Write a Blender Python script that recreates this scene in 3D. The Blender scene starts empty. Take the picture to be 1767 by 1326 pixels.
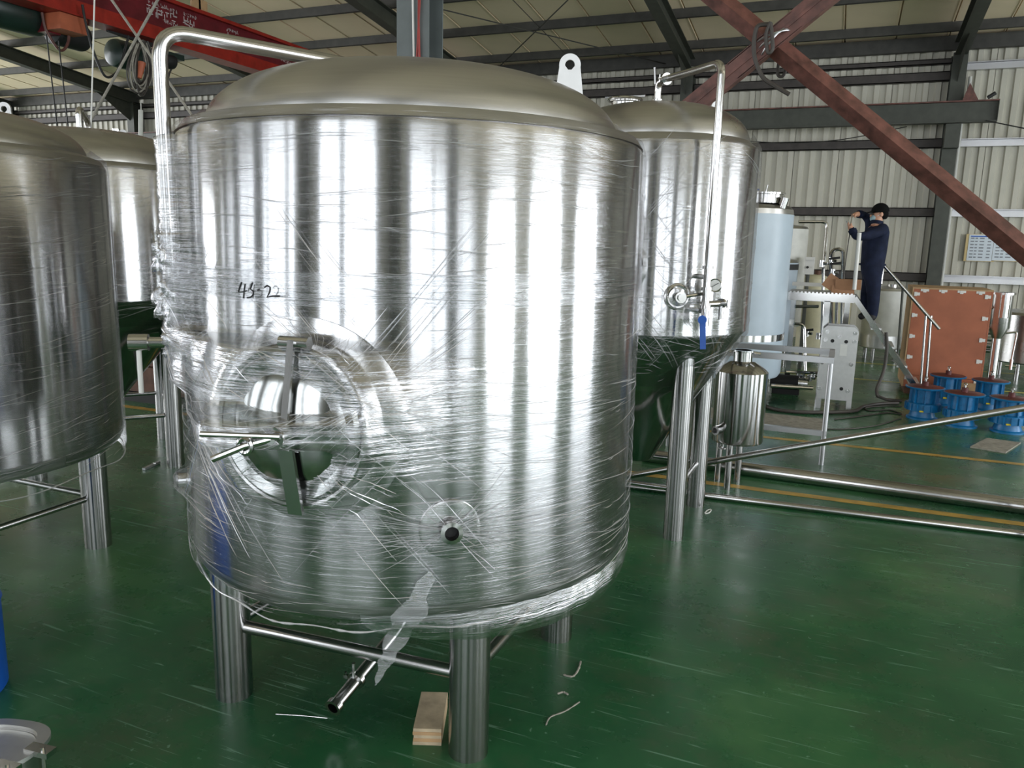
import bpy, math, random
import numpy as np
from mathutils import Vector, Matrix
random.seed(7)
PI = math.pi
scene = bpy.context.scene
COL = scene.collection

# ------------------------------------------------------------------ camera
F, YAW, PITCH, ROLL, CAMH = 1350.0, math.radians(22.5), math.radians(10.5), math.radians(1.4), 2.0
fw = Vector((-math.sin(YAW)*math.cos(PITCH), math.cos(YAW)*math.cos(PITCH), -math.sin(PITCH)))
rt0 = Vector((math.cos(YAW), math.sin(YAW), 0))
up0 = rt0.cross(fw)
rt = rt0*math.cos(ROLL) + up0*math.sin(ROLL)
up = -rt0*math.sin(ROLL) + up0*math.cos(ROLL)
CC = Vector((0, 0, CAMH))
cd = bpy.data.cameras.new('camera'); cam = bpy.data.objects.new('camera', cd); COL.objects.link(cam)
cam.matrix_world = Matrix(((rt.x, up.x, -fw.x, 0), (rt.y, up.y, -fw.y, 0), (rt.z, up.z, -fw.z, CAMH), (0, 0, 0, 1)))
cd.sensor_fit = 'HORIZONTAL'; cd.sensor_width = 36.0; cd.lens = F/1767*36.0
cd.clip_start = 0.05; cd.clip_end = 200
scene.camera = cam

# ------------------------------------------------------------------ sky, daylight and added fill
W = bpy.data.worlds.new('world'); scene.world = W; W.use_nodes = True
W.node_tree.nodes['Background'].inputs[0].default_value = (0.80, 0.90, 1.0, 1)
W.node_tree.nodes['Background'].inputs[1].default_value = 1.0
scene.view_settings.view_transform = 'Standard'; scene.view_settings.look = 'None'
scene.view_settings.exposure = 0.22; scene.view_settings.gamma = 1.0
scene.view_settings.use_curve_mapping = False
RAD = 2.8            # radiance of the daylight in the windows

FRONT_Y = -7.0       # wall behind the photographer
RIGHT_X, LEFT_X, BACK_Y = 14.0, -30.0, 18.5
ROOF0, SLOPE = 6.15, 0.12
def roofz(y): return ROOF0 + SLOPE*(BACK_Y - y)
# (x0, x1, z0, z1) openings in the wall behind the photographer
WINS = [(-28.5, -24.4, 0.6, 6.6), (-22.8, -18.6, 0.6, 6.6), (-16.6, -12.2, 0.6, 6.6), (-10.6, -6.3, 0.4, 6.6), (-4.0, 0.6, 0.4, 6.6), (3.2, 7.6, 0.4, 6.6), (9.2, 13.3, 0.6, 6.6)]
SIDE = [(-5.5, -1.5, 0.2, 6.0), (1.0, 5.5, 0.2, 6.0), (8.5, 13.5, 0.2, 5.6)]     # openings (y0,y1,z0,z1) in the unseen right end wall, enlarged to lift the room light
LSIDE = [(-5.0, 0.0, 0.3, 6.4), (2.0, 7.5, 0.3, 6.4), (9.5, 15.5, 0.3, 6.2)]    # openings added in the unseen left end wall to brighten the ceiling
def area(name, loc, rot, sx, sy, rad, colr):
    l = bpy.data.lights.new(name, 'AREA'); l.shape = 'RECTANGLE'; l.size = sx; l.size_y = sy
    l.energy = rad*sx*sy*PI; l.color = colr
    o = bpy.data.objects.new(name, l); COL.objects.link(o); o.location = loc; o.rotation_euler = rot
    return o
for (a, b, c, d) in WINS:
    area('window_daylight', ((a+b)/2, FRONT_Y-0.25, (c+d)/2), (PI/2, 0, 0), b-a, d-c, RAD, (0.93, 0.96, 1.0))
for (a, b, c, d) in SIDE:
    area('side_daylight_fill', (RIGHT_X+0.25, (a+b)/2, (c+d)/2), (PI/2, 0, PI/2), b-a, d-c, 7.5, (0.92, 0.96, 1.0))  # set stronger than the window daylight, as fill for wall and ceiling
for (a, b, c, d) in LSIDE:
    area('added_end_fill', (LEFT_X-0.25, (a+b)/2, (c+d)/2), (PI/2, 0, -PI/2), b-a, d-c, 8.5, (0.95, 0.97, 1.0))  # added fill lamps, no known source at this end

# ------------------------------------------------------------------ pixel helpers (1767 x 1326 frame of the photograph)
def ray(x, y): return fw + rt*((x-883.5)/F) - up*((y-663)/F)
def gz(x, y, z=0.0):
    d = ray(x, y); return CC + d*((z-CAMH)/d.z)
def aY(x, y, Y):
    d = ray(x, y); return CC + d*(Y/d.y)
def aX(x, y, X):
    d = ray(x, y); return CC + d*(X/d.x)
def aD(x, y, D): return CC + ray(x, y)*D

# ------------------------------------------------------------------ materials
def new_mat(name):
    m = bpy.data.materials.new(name); m.use_nodes = True
    return m, m.node_tree.nodes, m.node_tree.links, m.node_tree.nodes['Principled BSDF']
def noise(nt, lk, scale, detail=4, rough=0.55, coord='Object', stretch=None, vec=None):
    if vec is None:
        tc = nt.new('ShaderNodeTexCoord'); vec = tc.outputs[coord]
    if stretch:
        mp = nt.new('ShaderNodeMapping'); mp.inputs['Scale'].default_value = stretch
        lk.new(vec, mp.inputs['Vector']); vec = mp.outputs[0]
    n = nt.new('ShaderNodeTexNoise'); n.inputs['Scale'].default_value = scale
    n.inputs['Detail'].default_value = detail; n.inputs['Roughness'].default_value = rough
    lk.new(vec, n.inputs['Vector'])
    return n.outputs['Fac']
def ramp(nt, lk, fac, stops):
    r = nt.new('ShaderNodeValToRGB'); e = r.color_ramp.elements
    while len(e) < len(stops): e.new(0.5)
    for i, (p, c) in enumerate(stops):
        e[i].position = p; e[i].color = (c[0], c[1], c[2], 1) if isinstance(c, tuple) else (c, c, c, 1)
    lk.new(fac, r.inputs[0]); return r.outputs[0]
def bump(nt, lk, h, b, strength, dist=0.01):
    n = nt.new('ShaderNodeBump'); n.inputs['Strength'].default_value = strength; n.inputs['Distance'].default_value = dist
    lk.new(h, n.inputs['Height']); lk.new(n.outputs[0], b.inputs['Normal']); return n
def mixc(nt, lk, fac, a, b_):
    n = nt.new('ShaderNodeMix'); n.data_type = 'RGBA'
    if isinstance(fac, float): n.inputs[0].default_value = fac
    else: lk.new(fac, n.inputs[0])
    for i, v in ((6, a), (7, b_)):
        if isinstance(v, tuple): n.inputs[i].default_value = (v[0], v[1], v[2], 1)
        else: lk.new(v, n.inputs[i])
    return n.outputs[2]
def paint(name, c, rough=0.5, metal=0.0, var=0.12, scale=6, bmp=0.05, spec=0.5):
    m, nt, lk, b = new_mat(name)
    f = noise(nt, lk, scale, 5)
    d = tuple(max(0, x*(1-var*1.6)) for x in c); e = tuple(min(1, x*(1+var)) for x in c)
    lk.new(ramp(nt, lk, f, [(0.3, d), (0.7, e)]), b.inputs['Base Color'])
    b.inputs['Roughness'].default_value = rough; b.inputs['Metallic'].default_value = metal
    b.inputs['Specular IOR Level'].default_value = spec
    if bmp: bump(nt, lk, noise(nt, lk, scale*12, 3), b, bmp, 0.004)
    return m
def steel(name, c=(0.62, 0.61, 0.60), rough=0.25, aniso=0.0, var=0.04, brush=(3, 3, 60), bs=0.03, axis='Z'):
    m, nt, lk, b = new_mat(name)
    b.inputs['Metallic'].default_value = 1.0
    f = noise(nt, lk, 4, 4, stretch=brush)
    g = noise(nt, lk, 1.3, 3)
    c0 = tuple(x*(1-var) for x in c); c1 = tuple(min(1, x*(1+var)) for x in c)
    lk.new(ramp(nt, lk, f, [(0.3, c0), (0.7, c1)]), b.inputs['Base Color'])
    lk.new(ramp(nt, lk, g, [(0.3, rough*0.82), (0.7, rough*1.2)]), b.inputs['Roughness'])
    if aniso:
        b.inputs['Anisotropic'].default_value = aniso
        b.inputs['Anisotropic Rotation'].default_value = 0.25
        t = nt.new('ShaderNodeTangent'); t.direction_type = 'RADIAL'; t.axis = axis
        lk.new(t.outputs[0], b.inputs['Tangent'])
    if bs: bump(nt, lk, f, b, bs, 0.002)
    return m
M = {}
M['shell'] = steel('brushed_shell', (0.50, 0.497, 0.495), 0.15, 0.86, brush=(0.6, 0.6, 90), bs=0.02)
M['dome'] = steel('satin_dome', (0.52, 0.51, 0.495), 0.30, 0.3, brush=(1, 1, 30), bs=0.015)
M['leg'] = steel('tube_leg', (0.40, 0.395, 0.39), 0.20, 0.6, brush=(2, 2, 60), bs=0.02)
M['pipe'] = steel('polished_pipe', (0.48, 0.475, 0.47), 0.20, 0.0, brush=(8, 8, 8), bs=0.01)
M['bright'] = steel('bright_steel', (0.56, 0.555, 0.55), 0.14, 0.0, brush=(5, 5, 5), bs=0.01)
M['plate'] = steel('matt_plate', (0.60, 0.60, 0.59), 0.42, 0.0, brush=(6, 6, 6), bs=0.03)
M['cone'] = steel('mirror_cone', (0.42, 0.43, 0.42), 0.12, 0.0, brush=(3, 3, 40), bs=0.01)
M['frame'] = paint('grey_green_steel', (0.050, 0.054, 0.042), 0.5, var=0.15)
M['purlin'] = paint('dark_purlin', (0.046, 0.044, 0.038), 0.55, var=0.2)
M['girt'] = paint('dark_girt', (0.050, 0.042, 0.038), 0.6, var=0.2)
M['zinc'] = steel('zinc_girt', (0.50, 0.50, 0.51), 0.38, brush=(1, 30, 1), bs=0.04)
M['rust'] = paint('red_oxide', (0.135, 0.052, 0.040), 0.5, var=0.35, scale=9, bmp=0.12)
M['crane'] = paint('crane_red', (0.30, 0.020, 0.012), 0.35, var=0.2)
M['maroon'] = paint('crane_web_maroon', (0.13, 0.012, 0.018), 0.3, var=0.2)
M['orange'] = paint('orange_box', (0.42, 0.11, 0.05), 0.5)
M['hoist'] = paint('hoist_green', (0.014, 0.030, 0.024), 0.4)
M['grey_col'] = paint('column_grey', (0.13, 0.15, 0.15), 0.5, var=0.08)
M['black'] = paint('black_rubber', (0.012, 0.012, 0.012), 0.6, bmp=0)
M['cable'] = paint('grimy_cable', (0.05, 0.042, 0.036), 0.55, bmp=0)
M['white'] = paint('white_plastic', (0.72, 0.71, 0.68), 0.45, var=0.04, bmp=0)
M['ink'] = paint('black_ink', (0.01, 0.01, 0.012), 0.6, bmp=0)
M['print'] = paint('white_print', (0.55, 0.50, 0.50), 0.6, bmp=0, var=0.1)
M['greyprint'] = paint('grey_print', (0.25, 0.27, 0.30), 0.7, bmp=0)
M['blue'] = paint('valve_blue', (0.010, 0.10, 0.48), 0.35, var=0.06, bmp=0)
M['bluefilm'] = paint('blue_film', (0.42, 0.50, 0.57), 0.38, var=0.05, scale=3, bmp=0.05)
M['motor'] = paint('motor_blue', (0.006, 0.15, 0.36), 0.38, var=0.2, scale=14, bmp=0.12)
M['motordark'] = paint('motor_maroon', (0.10, 0.02, 0.018), 0.5, var=0.3)
M['yellowtag'] = paint('yellow_tag', (0.7, 0.55, 0.02), 0.5, bmp=0)
M['ply'] = paint('red_plywood', (0.40, 0.125, 0.060), 0.55, var=0.14, scale=2.2, bmp=0.05)
M['tan'] = paint('tan_board', (0.46, 0.29, 0.15), 0.65, var=0.14, scale=7)
M['card'] = paint('cardboard', (0.42, 0.22, 0.12), 0.75, var=0.08)
M['wood'] = paint('raw_wood', (0.50, 0.40, 0.27), 0.7, var=0.2, scale=12)
M['greyboard'] = paint('dusty_board', (0.30, 0.28, 0.24), 0.8, var=0.2, scale=20)
M['cream'] = paint('cream_plastic', (0.62, 0.58, 0.40), 0.5, var=0.06)
M['offwhite'] = paint('off_white_sheet', (0.56, 0.56, 0.52), 0.45, var=0.07)
M['navy'] = paint('navy_cloth', (0.012, 0.017, 0.040), 0.85, var=0.25, scale=10, bmp=0.2, spec=0.2)
M['skin'] = paint('skin', (0.55, 0.29, 0.19), 0.5, var=0.05, bmp=0)
M['hair'] = paint('black_hair', (0.006, 0.006, 0.006), 0.9, bmp=0.1, scale=40, spec=0.1)
M['mask'] = paint('pale_blue_mask', (0.36, 0.50, 0.55), 0.7, bmp=0)
M['shoe'] = paint('dark_shoe', (0.015, 0.013, 0.013), 0.6, bmp=0)
M['brownbox'] = paint('brown_stack', (0.12, 0.055, 0.035), 0.7, var=0.3)
M['dial'] = paint('dial_face', (0.75, 0.75, 0.73), 0.4, bmp=0, var=0.02)
M['poster'] = paint('poster_paper', (0.62, 0.68, 0.74), 0.5, bmp=0, var=0.04)
M['gold'] = paint('poster_frame', (0.62, 0.47, 0.22), 0.5, bmp=0)

def make_floor():
    m, nt, lk, b = new_mat('green_epoxy')
    tc = nt.new('ShaderNodeTexCoord'); o = tc.outputs['Object']
    big = noise(nt, lk, 0.55, 6, 0.6, vec=o)
    base = ramp(nt, lk, big, [(0.32, (0.008, 0.060, 0.026)), (0.5, (0.020, 0.110, 0.040)), (0.66, (0.070, 0.180, 0.070))])
    dirt = ramp(nt, lk, noise(nt, lk, 1.7, 8, 0.72, vec=o), [(0.48, 0.0), (0.70, 0.8)])
    c = mixc(nt, lk, dirt, base, (0.060, 0.095, 0.052))
    # scratches: warped stretched noise, two directions
    def scr(angle, sc, lo, hi):
        mp = nt.new('ShaderNodeMapping'); mp.inputs['Rotation'].default_value = (0, 0, angle); mp.inputs['Scale'].default_value = (1.0, 26, 1)
        lk.new(o, mp.inputs['Vector'])
        n = nt.new('ShaderNodeTexNoise'); n.inputs['Scale'].default_value = sc; n.inputs['Detail'].default_value = 3; n.inputs['Distortion'].default_value = 0.9
        lk.new(mp.outputs[0], n.inputs['Vector'])
        return ramp(nt, lk, n.outputs['Fac'], [(lo, 0.0), (hi, 1.0)])
    s1 = scr(0.5, 1.7, 0.675, 0.71); s2 = scr(-0.35, 2.6, 0.67, 0.705); s3 = scr(1.9, 1.3, 0.665, 0.70)
    ad = nt.new('ShaderNodeMath'); ad.operation = 'MAXIMUM'; lk.new(s1, ad.inputs[0]); lk.new(s2, ad.inputs[1])
    ad2 = nt.new('ShaderNodeMath'); ad2.operation = 'MAXIMUM'; lk.new(ad.outputs[0], ad2.inputs[0]); lk.new(s3, ad2.inputs[1])
    sp = ramp(nt, lk, noise(nt, lk, 30, 3, 0.5, vec=o), [(0.69, 0.0), (0.73, 1.0)])
    ad3 = nt.new('ShaderNodeMath'); ad3.operation = 'MAXIMUM'; lk.new(ad2.outputs[0], ad3.inputs[0]); lk.new(sp, ad3.inputs[1])
    ml = nt.new('ShaderNodeMath'); ml.operation = 'MULTIPLY'; ml.inputs[1].default_value = 0.42; lk.new(ad3.outputs[0], ml.inputs[0])
    c = mixc(nt, lk, ml.outputs[0], c, (0.22, 0.40, 0.29))
    lk.new(c, b.inputs['Base Color'])
    lk.new(ramp(nt, lk, noise(nt, lk, 1.4, 6, 0.65, vec=o), [(0.3, 0.17), (0.75, 0.42)]), b.inputs['Roughness'])
    b.inputs['Specular IOR Level'].default_value = 0.55
    bump(nt, lk, noise(nt, lk, 5, 5, vec=o), b, 0.06, 0.01)
    return m
M['floor'] = make_floor()
M['yellow'] = paint('yellow_line', (0.48, 0.30, 0.05), 0.4, var=0.25, scale=5)
M['yellow2'] = paint('bright_yellow_line', (0.55, 0.52, 0.10), 0.4, var=0.15, scale=5)
M['clad'] = paint('wall_sheet', (0.52, 0.50, 0.42), 0.42, var=0.06, scale=1.2, bmp=0.02)
M['roof'] = paint('roof_sheet', (0.88, 0.73, 0.51), 0.5, var=0.06, scale=0.6, bmp=0.02)

def make_film(name, dens=1.0, glo=0.10):
    m, nt, lk, b = new_mat(name)
    out = nt['Material Output'] if 'Material Output' in nt else [n for n in nt if n.type == 'OUTPUT_MATERIAL'][0]
    nt.remove(b)
    uv = nt.new('ShaderNodeUVMap')
    def streak(ang, sx, sy, sc, lo, hi):
        mp = nt.new('ShaderNodeMapping'); mp.inputs['Rotation'].default_value = (0, 0, ang); mp.inputs['Scale'].default_value = (sx, sy, 1)
        lk.new(uv.outputs[0], mp.inputs['Vector'])
        n = nt.new('ShaderNodeTexNoise'); n.inputs['Scale'].default_value = sc; n.inputs['Detail'].default_value = 4; n.inputs['Roughness'].default_value = 0.6
        n.inputs['Distortion'].default_value = 0.25
        lk.new(mp.outputs[0], n.inputs['Vector'])
        return ramp(nt, lk, n.outputs['Fac'], [(lo, 0.0), (hi, 1.0)]), n.outputs['Fac']
    a, ah = streak(0.06, 1.6, 42, 1.5, 0.60, 0.74)
    c, ch = streak(-0.10, 2.2, 60, 1.3, 0.62, 0.76)
    mx = nt.new('ShaderNodeMath'); mx.operation = 'MAXIMUM'; lk.new(a, mx.inputs[0]); lk.new(c, mx.inputs[1])
    # zones of heavier wrinkling
    z = ramp(nt, lk, noise(nt, lk, 2.0, 3, vec=uv.outputs[0]), [(0.40, 0.10), (0.66, 1.0)])
    m1 = nt.new('ShaderNodeMath'); m1.operation = 'MULTIPLY'; lk.new(mx.outputs[0], m1.inputs[0]); lk.new(z, m1.inputs[1])
    m2 = nt.new('ShaderNodeMath'); m2.operation = 'MULTIPLY_ADD'; lk.new(m1.outputs[0], m2.inputs[0]); m2.inputs[1].default_value = 0.42*dens; m2.inputs[2].default_value = glo
    lw = nt.new('ShaderNodeLayerWeight'); lw.inputs['Blend'].default_value = 0.25
    m3 = nt.new('ShaderNodeMath'); m3.operation = 'MULTIPLY_ADD'; lk.new(lw.outputs['Fresnel'], m3.inputs[0]); m3.inputs[1].default_value = 0.35; lk.new(m2.outputs[0], m3.inputs[2]); m3.use_clamp = True
    at = nt.new('ShaderNodeAttribute'); at.attribute_name = 'loose'
    m4 = nt.new('ShaderNodeMath'); m4.operation = 'MULTIPLY_ADD'; lk.new(at.outputs['Fac'], m4.inputs[0]); m4.inputs[1].default_value = 0.22; lk.new(m3.outputs[0], m4.inputs[2]); m4.use_clamp = True; m3 = m4
    hs = nt.new('ShaderNodeMath'); hs.operation = 'ADD'; lk.new(ah, hs.inputs[0]); lk.new(ch, hs.inputs[1])
    bp = nt.new('ShaderNodeBump'); bp.inputs['Strength'].default_value = 0.55; bp.inputs['Distance'].default_value = 0.006
    lk.new(hs.outputs[0], bp.inputs['Height'])
    tr = nt.new('ShaderNodeBsdfTransparent'); tr.inputs[0].default_value = (0.975, 0.98, 0.985, 1)
    gl = nt.new('ShaderNodeBsdfGlossy'); gl.inputs['Roughness'].default_value = 0.16; gl.inputs[0].default_value = (0.85, 0.85, 0.87, 1)
    lk.new(bp.outputs[0], gl.inputs['Normal'])
    mi = nt.new('ShaderNodeMixShader'); lk.new(m3.outputs[0], mi.inputs[0]); lk.new(tr.outputs[0], mi.inputs[1]); lk.new(gl.outputs[0], mi.inputs[2])
    lk.new(mi.outputs[0], out.inputs['Surface'])
    return m
M['film'] = make_film('stretch_film', 1.0, 0.07)
def make_strand():
    m, nt, lk, b = new_mat('film_crease')
    nt.remove(b); out = [n for n in nt if n.type == 'OUTPUT_MATERIAL'][0]
    tr = nt.new('ShaderNodeBsdfTransparent')
    gl = nt.new('ShaderNodeBsdfGlossy'); gl.inputs['Roughness'].default_value = 0.25; gl.inputs[0].default_value = (0.95, 0.95, 0.97, 1)
    df = nt.new('ShaderNodeBsdfDiffuse'); df.inputs[0].default_value = (0.8, 0.8, 0.82, 1)
    a = nt.new('ShaderNodeMixShader'); a.inputs[0].default_value = 0.4; lk.new(gl.outputs[0], a.inputs[1]); lk.new(df.outputs[0], a.inputs[2])
    c = nt.new('ShaderNodeMixShader'); c.inputs[0].default_value = 0.62; lk.new(tr.outputs[0], c.inputs[1]); lk.new(a.outputs[0], c.inputs[2])
    lk.new(c.outputs[0], out.inputs['Surface'])
    return m
M['strand'] = make_strand()

# ------------------------------------------------------------------ object helpers
WL = {}
def thing(name, label, cat, loc=(0, 0, 0), group=None):
    o = bpy.data.objects.new(name, None); COL.objects.link(o); o.location = loc
    o.empty_display_size = 0.1
    o['label'] = label; o['category'] = cat
    if group: o['group'] = group
    WL[o.name] = Vector(loc); return o
def tag(o, label, cat, group=None):
    o['label'] = label; o['category'] = cat
    if group: o['group'] = group
    return o
def basis(d):
    d = Vector(d).normalized()
    a = Vector((0, 0, 1)) if abs(d.z) < 0.9 else Vector((1, 0, 0))
    u = d.cross(a).normalized(); return u, d.cross(u).normalized()
class MB:
    def __init__(s): s.v = []; s.f = []
    def box(s, a, b):
        x0, y0, z0 = [min(p, q) for p, q in zip(a, b)]; x1, y1, z1 = [max(p, q) for p, q in zip(a, b)]
        n = len(s.v)
        s.v += [(x0,y0,z0),(x1,y0,z0),(x1,y1,z0),(x0,y1,z0),(x0,y0,z1),(x1,y0,z1),(x1,y1,z1),(x0,y1,z1)]
        s.f += [tuple(n+i for i in q) for q in ((0,3,2,1),(4,5,6,7),(0,1,5,4),(1,2,6,5),(2,3,7,6),(3,0,4,7))]
        return s
    def bar(s, p, q, w, h, upv=(0, 0, 1)):
        p = Vector(p); q = Vector(q); d = (q-p).normalized(); u = Vector(upv)
        sd = d.cross(u)
        if sd.length < 1e-4: sd = d.cross(Vector((0, 1, 0)))
        sd.normalize(); u = sd.cross(d).normalized()
        n = len(s.v)
        for e in (p, q):
            for i, j in ((-1,-1),(1,-1),(1,1),(-1,1)): s.v.append(tuple(e+sd*(w/2*i)+u*(h/2*j)))
        s.f += [tuple(n+i for i in k) for k in ((0,3,2,1),(4,5,6,7),(0,1,5,4),(1,2,6,5),(2,3,7,6),(3,0,4,7))]
        return s
    def cyl(s, p, q, r, r2=None, n=20, caps=True):
        p = Vector(p); q = Vector(q); r2 = r if r2 is None else r2
        u, w = basis(q-p); k = len(s.v)
        for e, rr in ((p, r), (q, r2)):
            for i in range(n):
                a = 2*PI*i/n; s.v.append(tuple(e+(u*math.cos(a)+w*math.sin(a))*rr))
        for i in range(n):
            j = (i+1) % n; s.f.append((k+i, k+j, k+n+j, k+n+i))
        if caps: s.f.append(tuple(k+i for i in range(n))[::-1]); s.f.append(tuple(k+n+i for i in range(n)))
        return s
    def ring(s, p, q, ro, ri, n=32):      # hollow tube, open ends with thickness
        p = Vector(p); q = Vector(q); u, w = basis(q-p); k = len(s.v)
        for e, rr in ((p, ro), (q, ro), (q, ri), (p, ri)):
            for i in range(n):
                a = 2*PI*i/n; s.v.append(tuple(e+(u*math.cos(a)+w*math.sin(a))*rr))
        for t in range(4):
            for i in range(n):
                j = (i+1) % n; A = k+t*n; B = k+((t+1) % 4)*n
                s.f.append((A+i, A+j, B+j, B+i))
        return s
    def torus(s, c, ax, R, r, n=40, m=8, a0=0, a1=2*PI):
        u, w = basis(ax); pts = []
        full = abs(a1-a0-2*PI) < 1e-6
        for i in range(n if full else n+1):
            a = a0+(a1-a0)*i/n; pts.append(Vector(c)+(u*math.cos(a)+w*math.sin(a))*R)
        return s.tube(pts, r, m, closed=full)
    def tube(s, pts, r, m=10, closed=False, caps=True):
        pts = [Vector(p) for p in pts]; N = len(pts); k = len(s.v)
        rs = r if isinstance(r, (list, tuple)) else [r]*N
        pu = None
        for i, p in enumerate(pts):
            if closed: t = pts[(i+1) % N]-pts[i-1]
            else: t = pts[min(i+1, N-1)]-pts[max(i-1, 0)]
            if t.length < 1e-9: t = Vector((0, 0, 1))
            t.normalize()
            if pu is None: pu = basis(t)[0]
            else:
                pu = pu-t*pu.dot(t)
                if pu.length < 1e-5: pu = basis(t)[0]
                pu.normalize()
            w = t.cross(pu)
            for j in range(m):
                a = 2*PI*j/m; s.v.append(tuple(p+(pu*math.cos(a)+w*math.sin(a))*rs[i]))
        for i in range(N if closed else N-1):
            A = k+i*m; B = k+((i+1) % N)*m
            for j in range(m):
                j2 = (j+1) % m; s.f.append((A+j, A+j2, B+j2, B+j))
        if not closed and caps:
            s.f.append(tuple(k+j for j in range(m))[::-1]); s.f.append(tuple(k+(N-1)*m+j for j in range(m)))
        return s
    def lathe(s, prof, c=(0, 0, 0), n=48, ax=(0, 0, 1), caps=False):
        c = Vector(c); d = Vector(ax).normalized()
        if abs(d.z) > 0.999: u, w = Vector((1, 0, 0)), Vector((0, 1, 0))*(1 if d.z > 0 else -1)
        else: u, w = basis(d)
        k = len(s.v); N = len(prof)
        for (r, z) in prof:
            for i in range(n):
                a = 2*PI*i/n; s.v.append(tuple(c+d*z+(u*math.cos(a)+w*math.sin(a))*max(r, 1e-4)))
        for t in range(N-1):
            for i in range(n):
                j = (i+1) % n; A = k+t*n; B = A+n
                s.f.append((A+i, A+j, B+j, B+i))
        return s
    def prism(s, poly, org, ux, uy, th):   # polygon in plane ux,uy extruded along cross
        org = Vector(org); ux = Vector(ux); uy = Vector(uy); nn = ux.cross(uy).normalized(); k = len(s.v); n = len(poly)
        for sg in (-0.5, 0.5):
            for (a, b) in poly: s.v.append(tuple(org+ux*a+uy*b+nn*(th*sg)))
        s.f.append(tuple(k+i for i in range(n))[::-1]); s.f.append(tuple(k+n+i for i in range(n)))
        for i in range(n):
            j = (i+1) % n; s.f.append((k+i, k+j, k+n+j, k+n+i))
        return s
    def build(s, name, mat, parent=None, smooth=True, local=False, sharp=35, stuff=False):
        me = bpy.data.meshes.new(name)
        off = WL.get(parent.name, Vector((0, 0, 0))) if (parent is not None and not local) else Vector((0, 0, 0))
        vs = [(v[0]-off.x, v[1]-off.y, v[2]-off.z) for v in s.v]
        me.from_pydata(vs, [], s.f); me.update()
        if smooth:
            me.shade_smooth()
            me.set_sharp_from_angle(angle=math.radians(sharp))
        me.materials.append(M[mat] if isinstance(mat, str) else mat)
        o = bpy.data.objects.new(name, me); COL.objects.link(o)
        if parent is not None:
            o.parent = parent; WL[o.name] = WL.get(parent.name, Vector((0, 0, 0)))
        else: WL[o.name] = Vector((0, 0, 0))
        if stuff: o['kind'] = 'stuff'
        return o
def bend(pts, r=0.08, n=6):
    pts = [Vector(p) for p in pts]; out = [pts[0]]
    for i in range(1, len(pts)-1):
        a, b, c = pts[i-1], pts[i], pts[i+1]
        d1 = (a-b); d2 = (c-b); q = min(r, d1.length*0.49, d2.length*0.49)
        p1 = b+d1.normalized()*q; p2 = b+d2.normalized()*q
        for k in range(n+1):
            t = k/n; out.append(p1*(1-t)**2 + b*2*t*(1-t) + p2*t*t)
    out.append(pts[-1]); return out
def inst(o, parent, loc, name=None):
    c = o.copy(); COL.objects.link(c); c.parent = parent; c.location = loc; return c

# ================================================================== SETTING
fl = MB().box((LEFT_X, FRONT_Y, -0.1), (RIGHT_X, BACK_Y+0.1, 0)).build('floor', 'floor', smooth=False); fl['kind'] = 'structure'
def fline(p, q, w, mat):
    p = Vector(p); q = Vector(q); d = (q-p).normalized(); n = Vector((-d.y, d.x, 0))*w/2
    m = MB(); m.v = [tuple(p-n+Vector((0,0,.0015))), tuple(q-n+Vector((0,0,.0015))), tuple(q+n+Vector((0,0,.0015))), tuple(p+n+Vector((0,0,.0015)))]; m.f = [(0,1,2,3)]
    return m.build('painted_line', mat, fl, smooth=False)
fline((-14, 6.28, 0), (4, 6.66, 0), 0.10, 'yellow')
fline((-14, 8.05, 0), (4, 8.62, 0), 0.09, 'yellow')
fline((-3, 13.1, 0), (6, 13.0, 0), 0.08, 'yellow2')
fline((-3, 14.9, 0), (6, 15.1, 0), 0.08, 'yellow2')

wb = MB().box((LEFT_X, BACK_Y+0.06, 0), (RIGHT_X, BACK_Y+0.12, roofz(BACK_Y)+0.1)).build('wall_back', 'clad', smooth=False); wb['kind'] = 'structure'
# one ribbed cladding sheet, 0.9 m wide
SW = 0.9
def sheet_mesh():
    m = MB(); xs = []; n = 4; p = SW/n
    for i in range(n):
        x = i*p; xs += [(x+0.004, 0), (x+p*0.42, 0), (x+p*0.50, -0.045), (x+p*0.90, -0.045), (x+p*0.97, 0)]
    h = roofz(BACK_Y)
    for (x, y) in xs: m.v += [(x, y, 0.0), (x, y, h)]
    for i in range(len(xs)-1): m.f.append((2*i, 2*i+2, 2*i+3, 2*i+1))
    return m
first = None
x = LEFT_X
while x < RIGHT_X-SW:
    if first is None:
        first = sheet_mesh().build('cladding_sheet', 'clad', wb, smooth=False); first.location = (x, BACK_Y+0.03, 0)
    else: inst(first, wb, (x, BACK_Y+0.03, 0))
    x += SW
COLX = [1.72+0.0, -3.52, -8.9, -14.4, -20.0, -25.5, 7.2]
def hcol(m, x, y, z0, z1, w, d, t=0.02):   # H column with flanges facing +-Y
    m.box((x-w/2, y-d/2, z0), (x+w/2, y-d/2+t, z1)); m.box((x-w/2, y+d/2-t, z0), (x+w/2, y+d/2, z1)); m.box((x-t/2, y-d/2+t, z0), (x+t/2, y+d/2-t, z1))
for cx in COLX:
    m = MB(); hcol(m, cx, BACK_Y-0.27, 0, 5.75, 0.26, 0.36); m.build('column', 'frame', wb, smooth=False)
srt = sorted(COLX)+[RIGHT_X-0.2]
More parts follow.
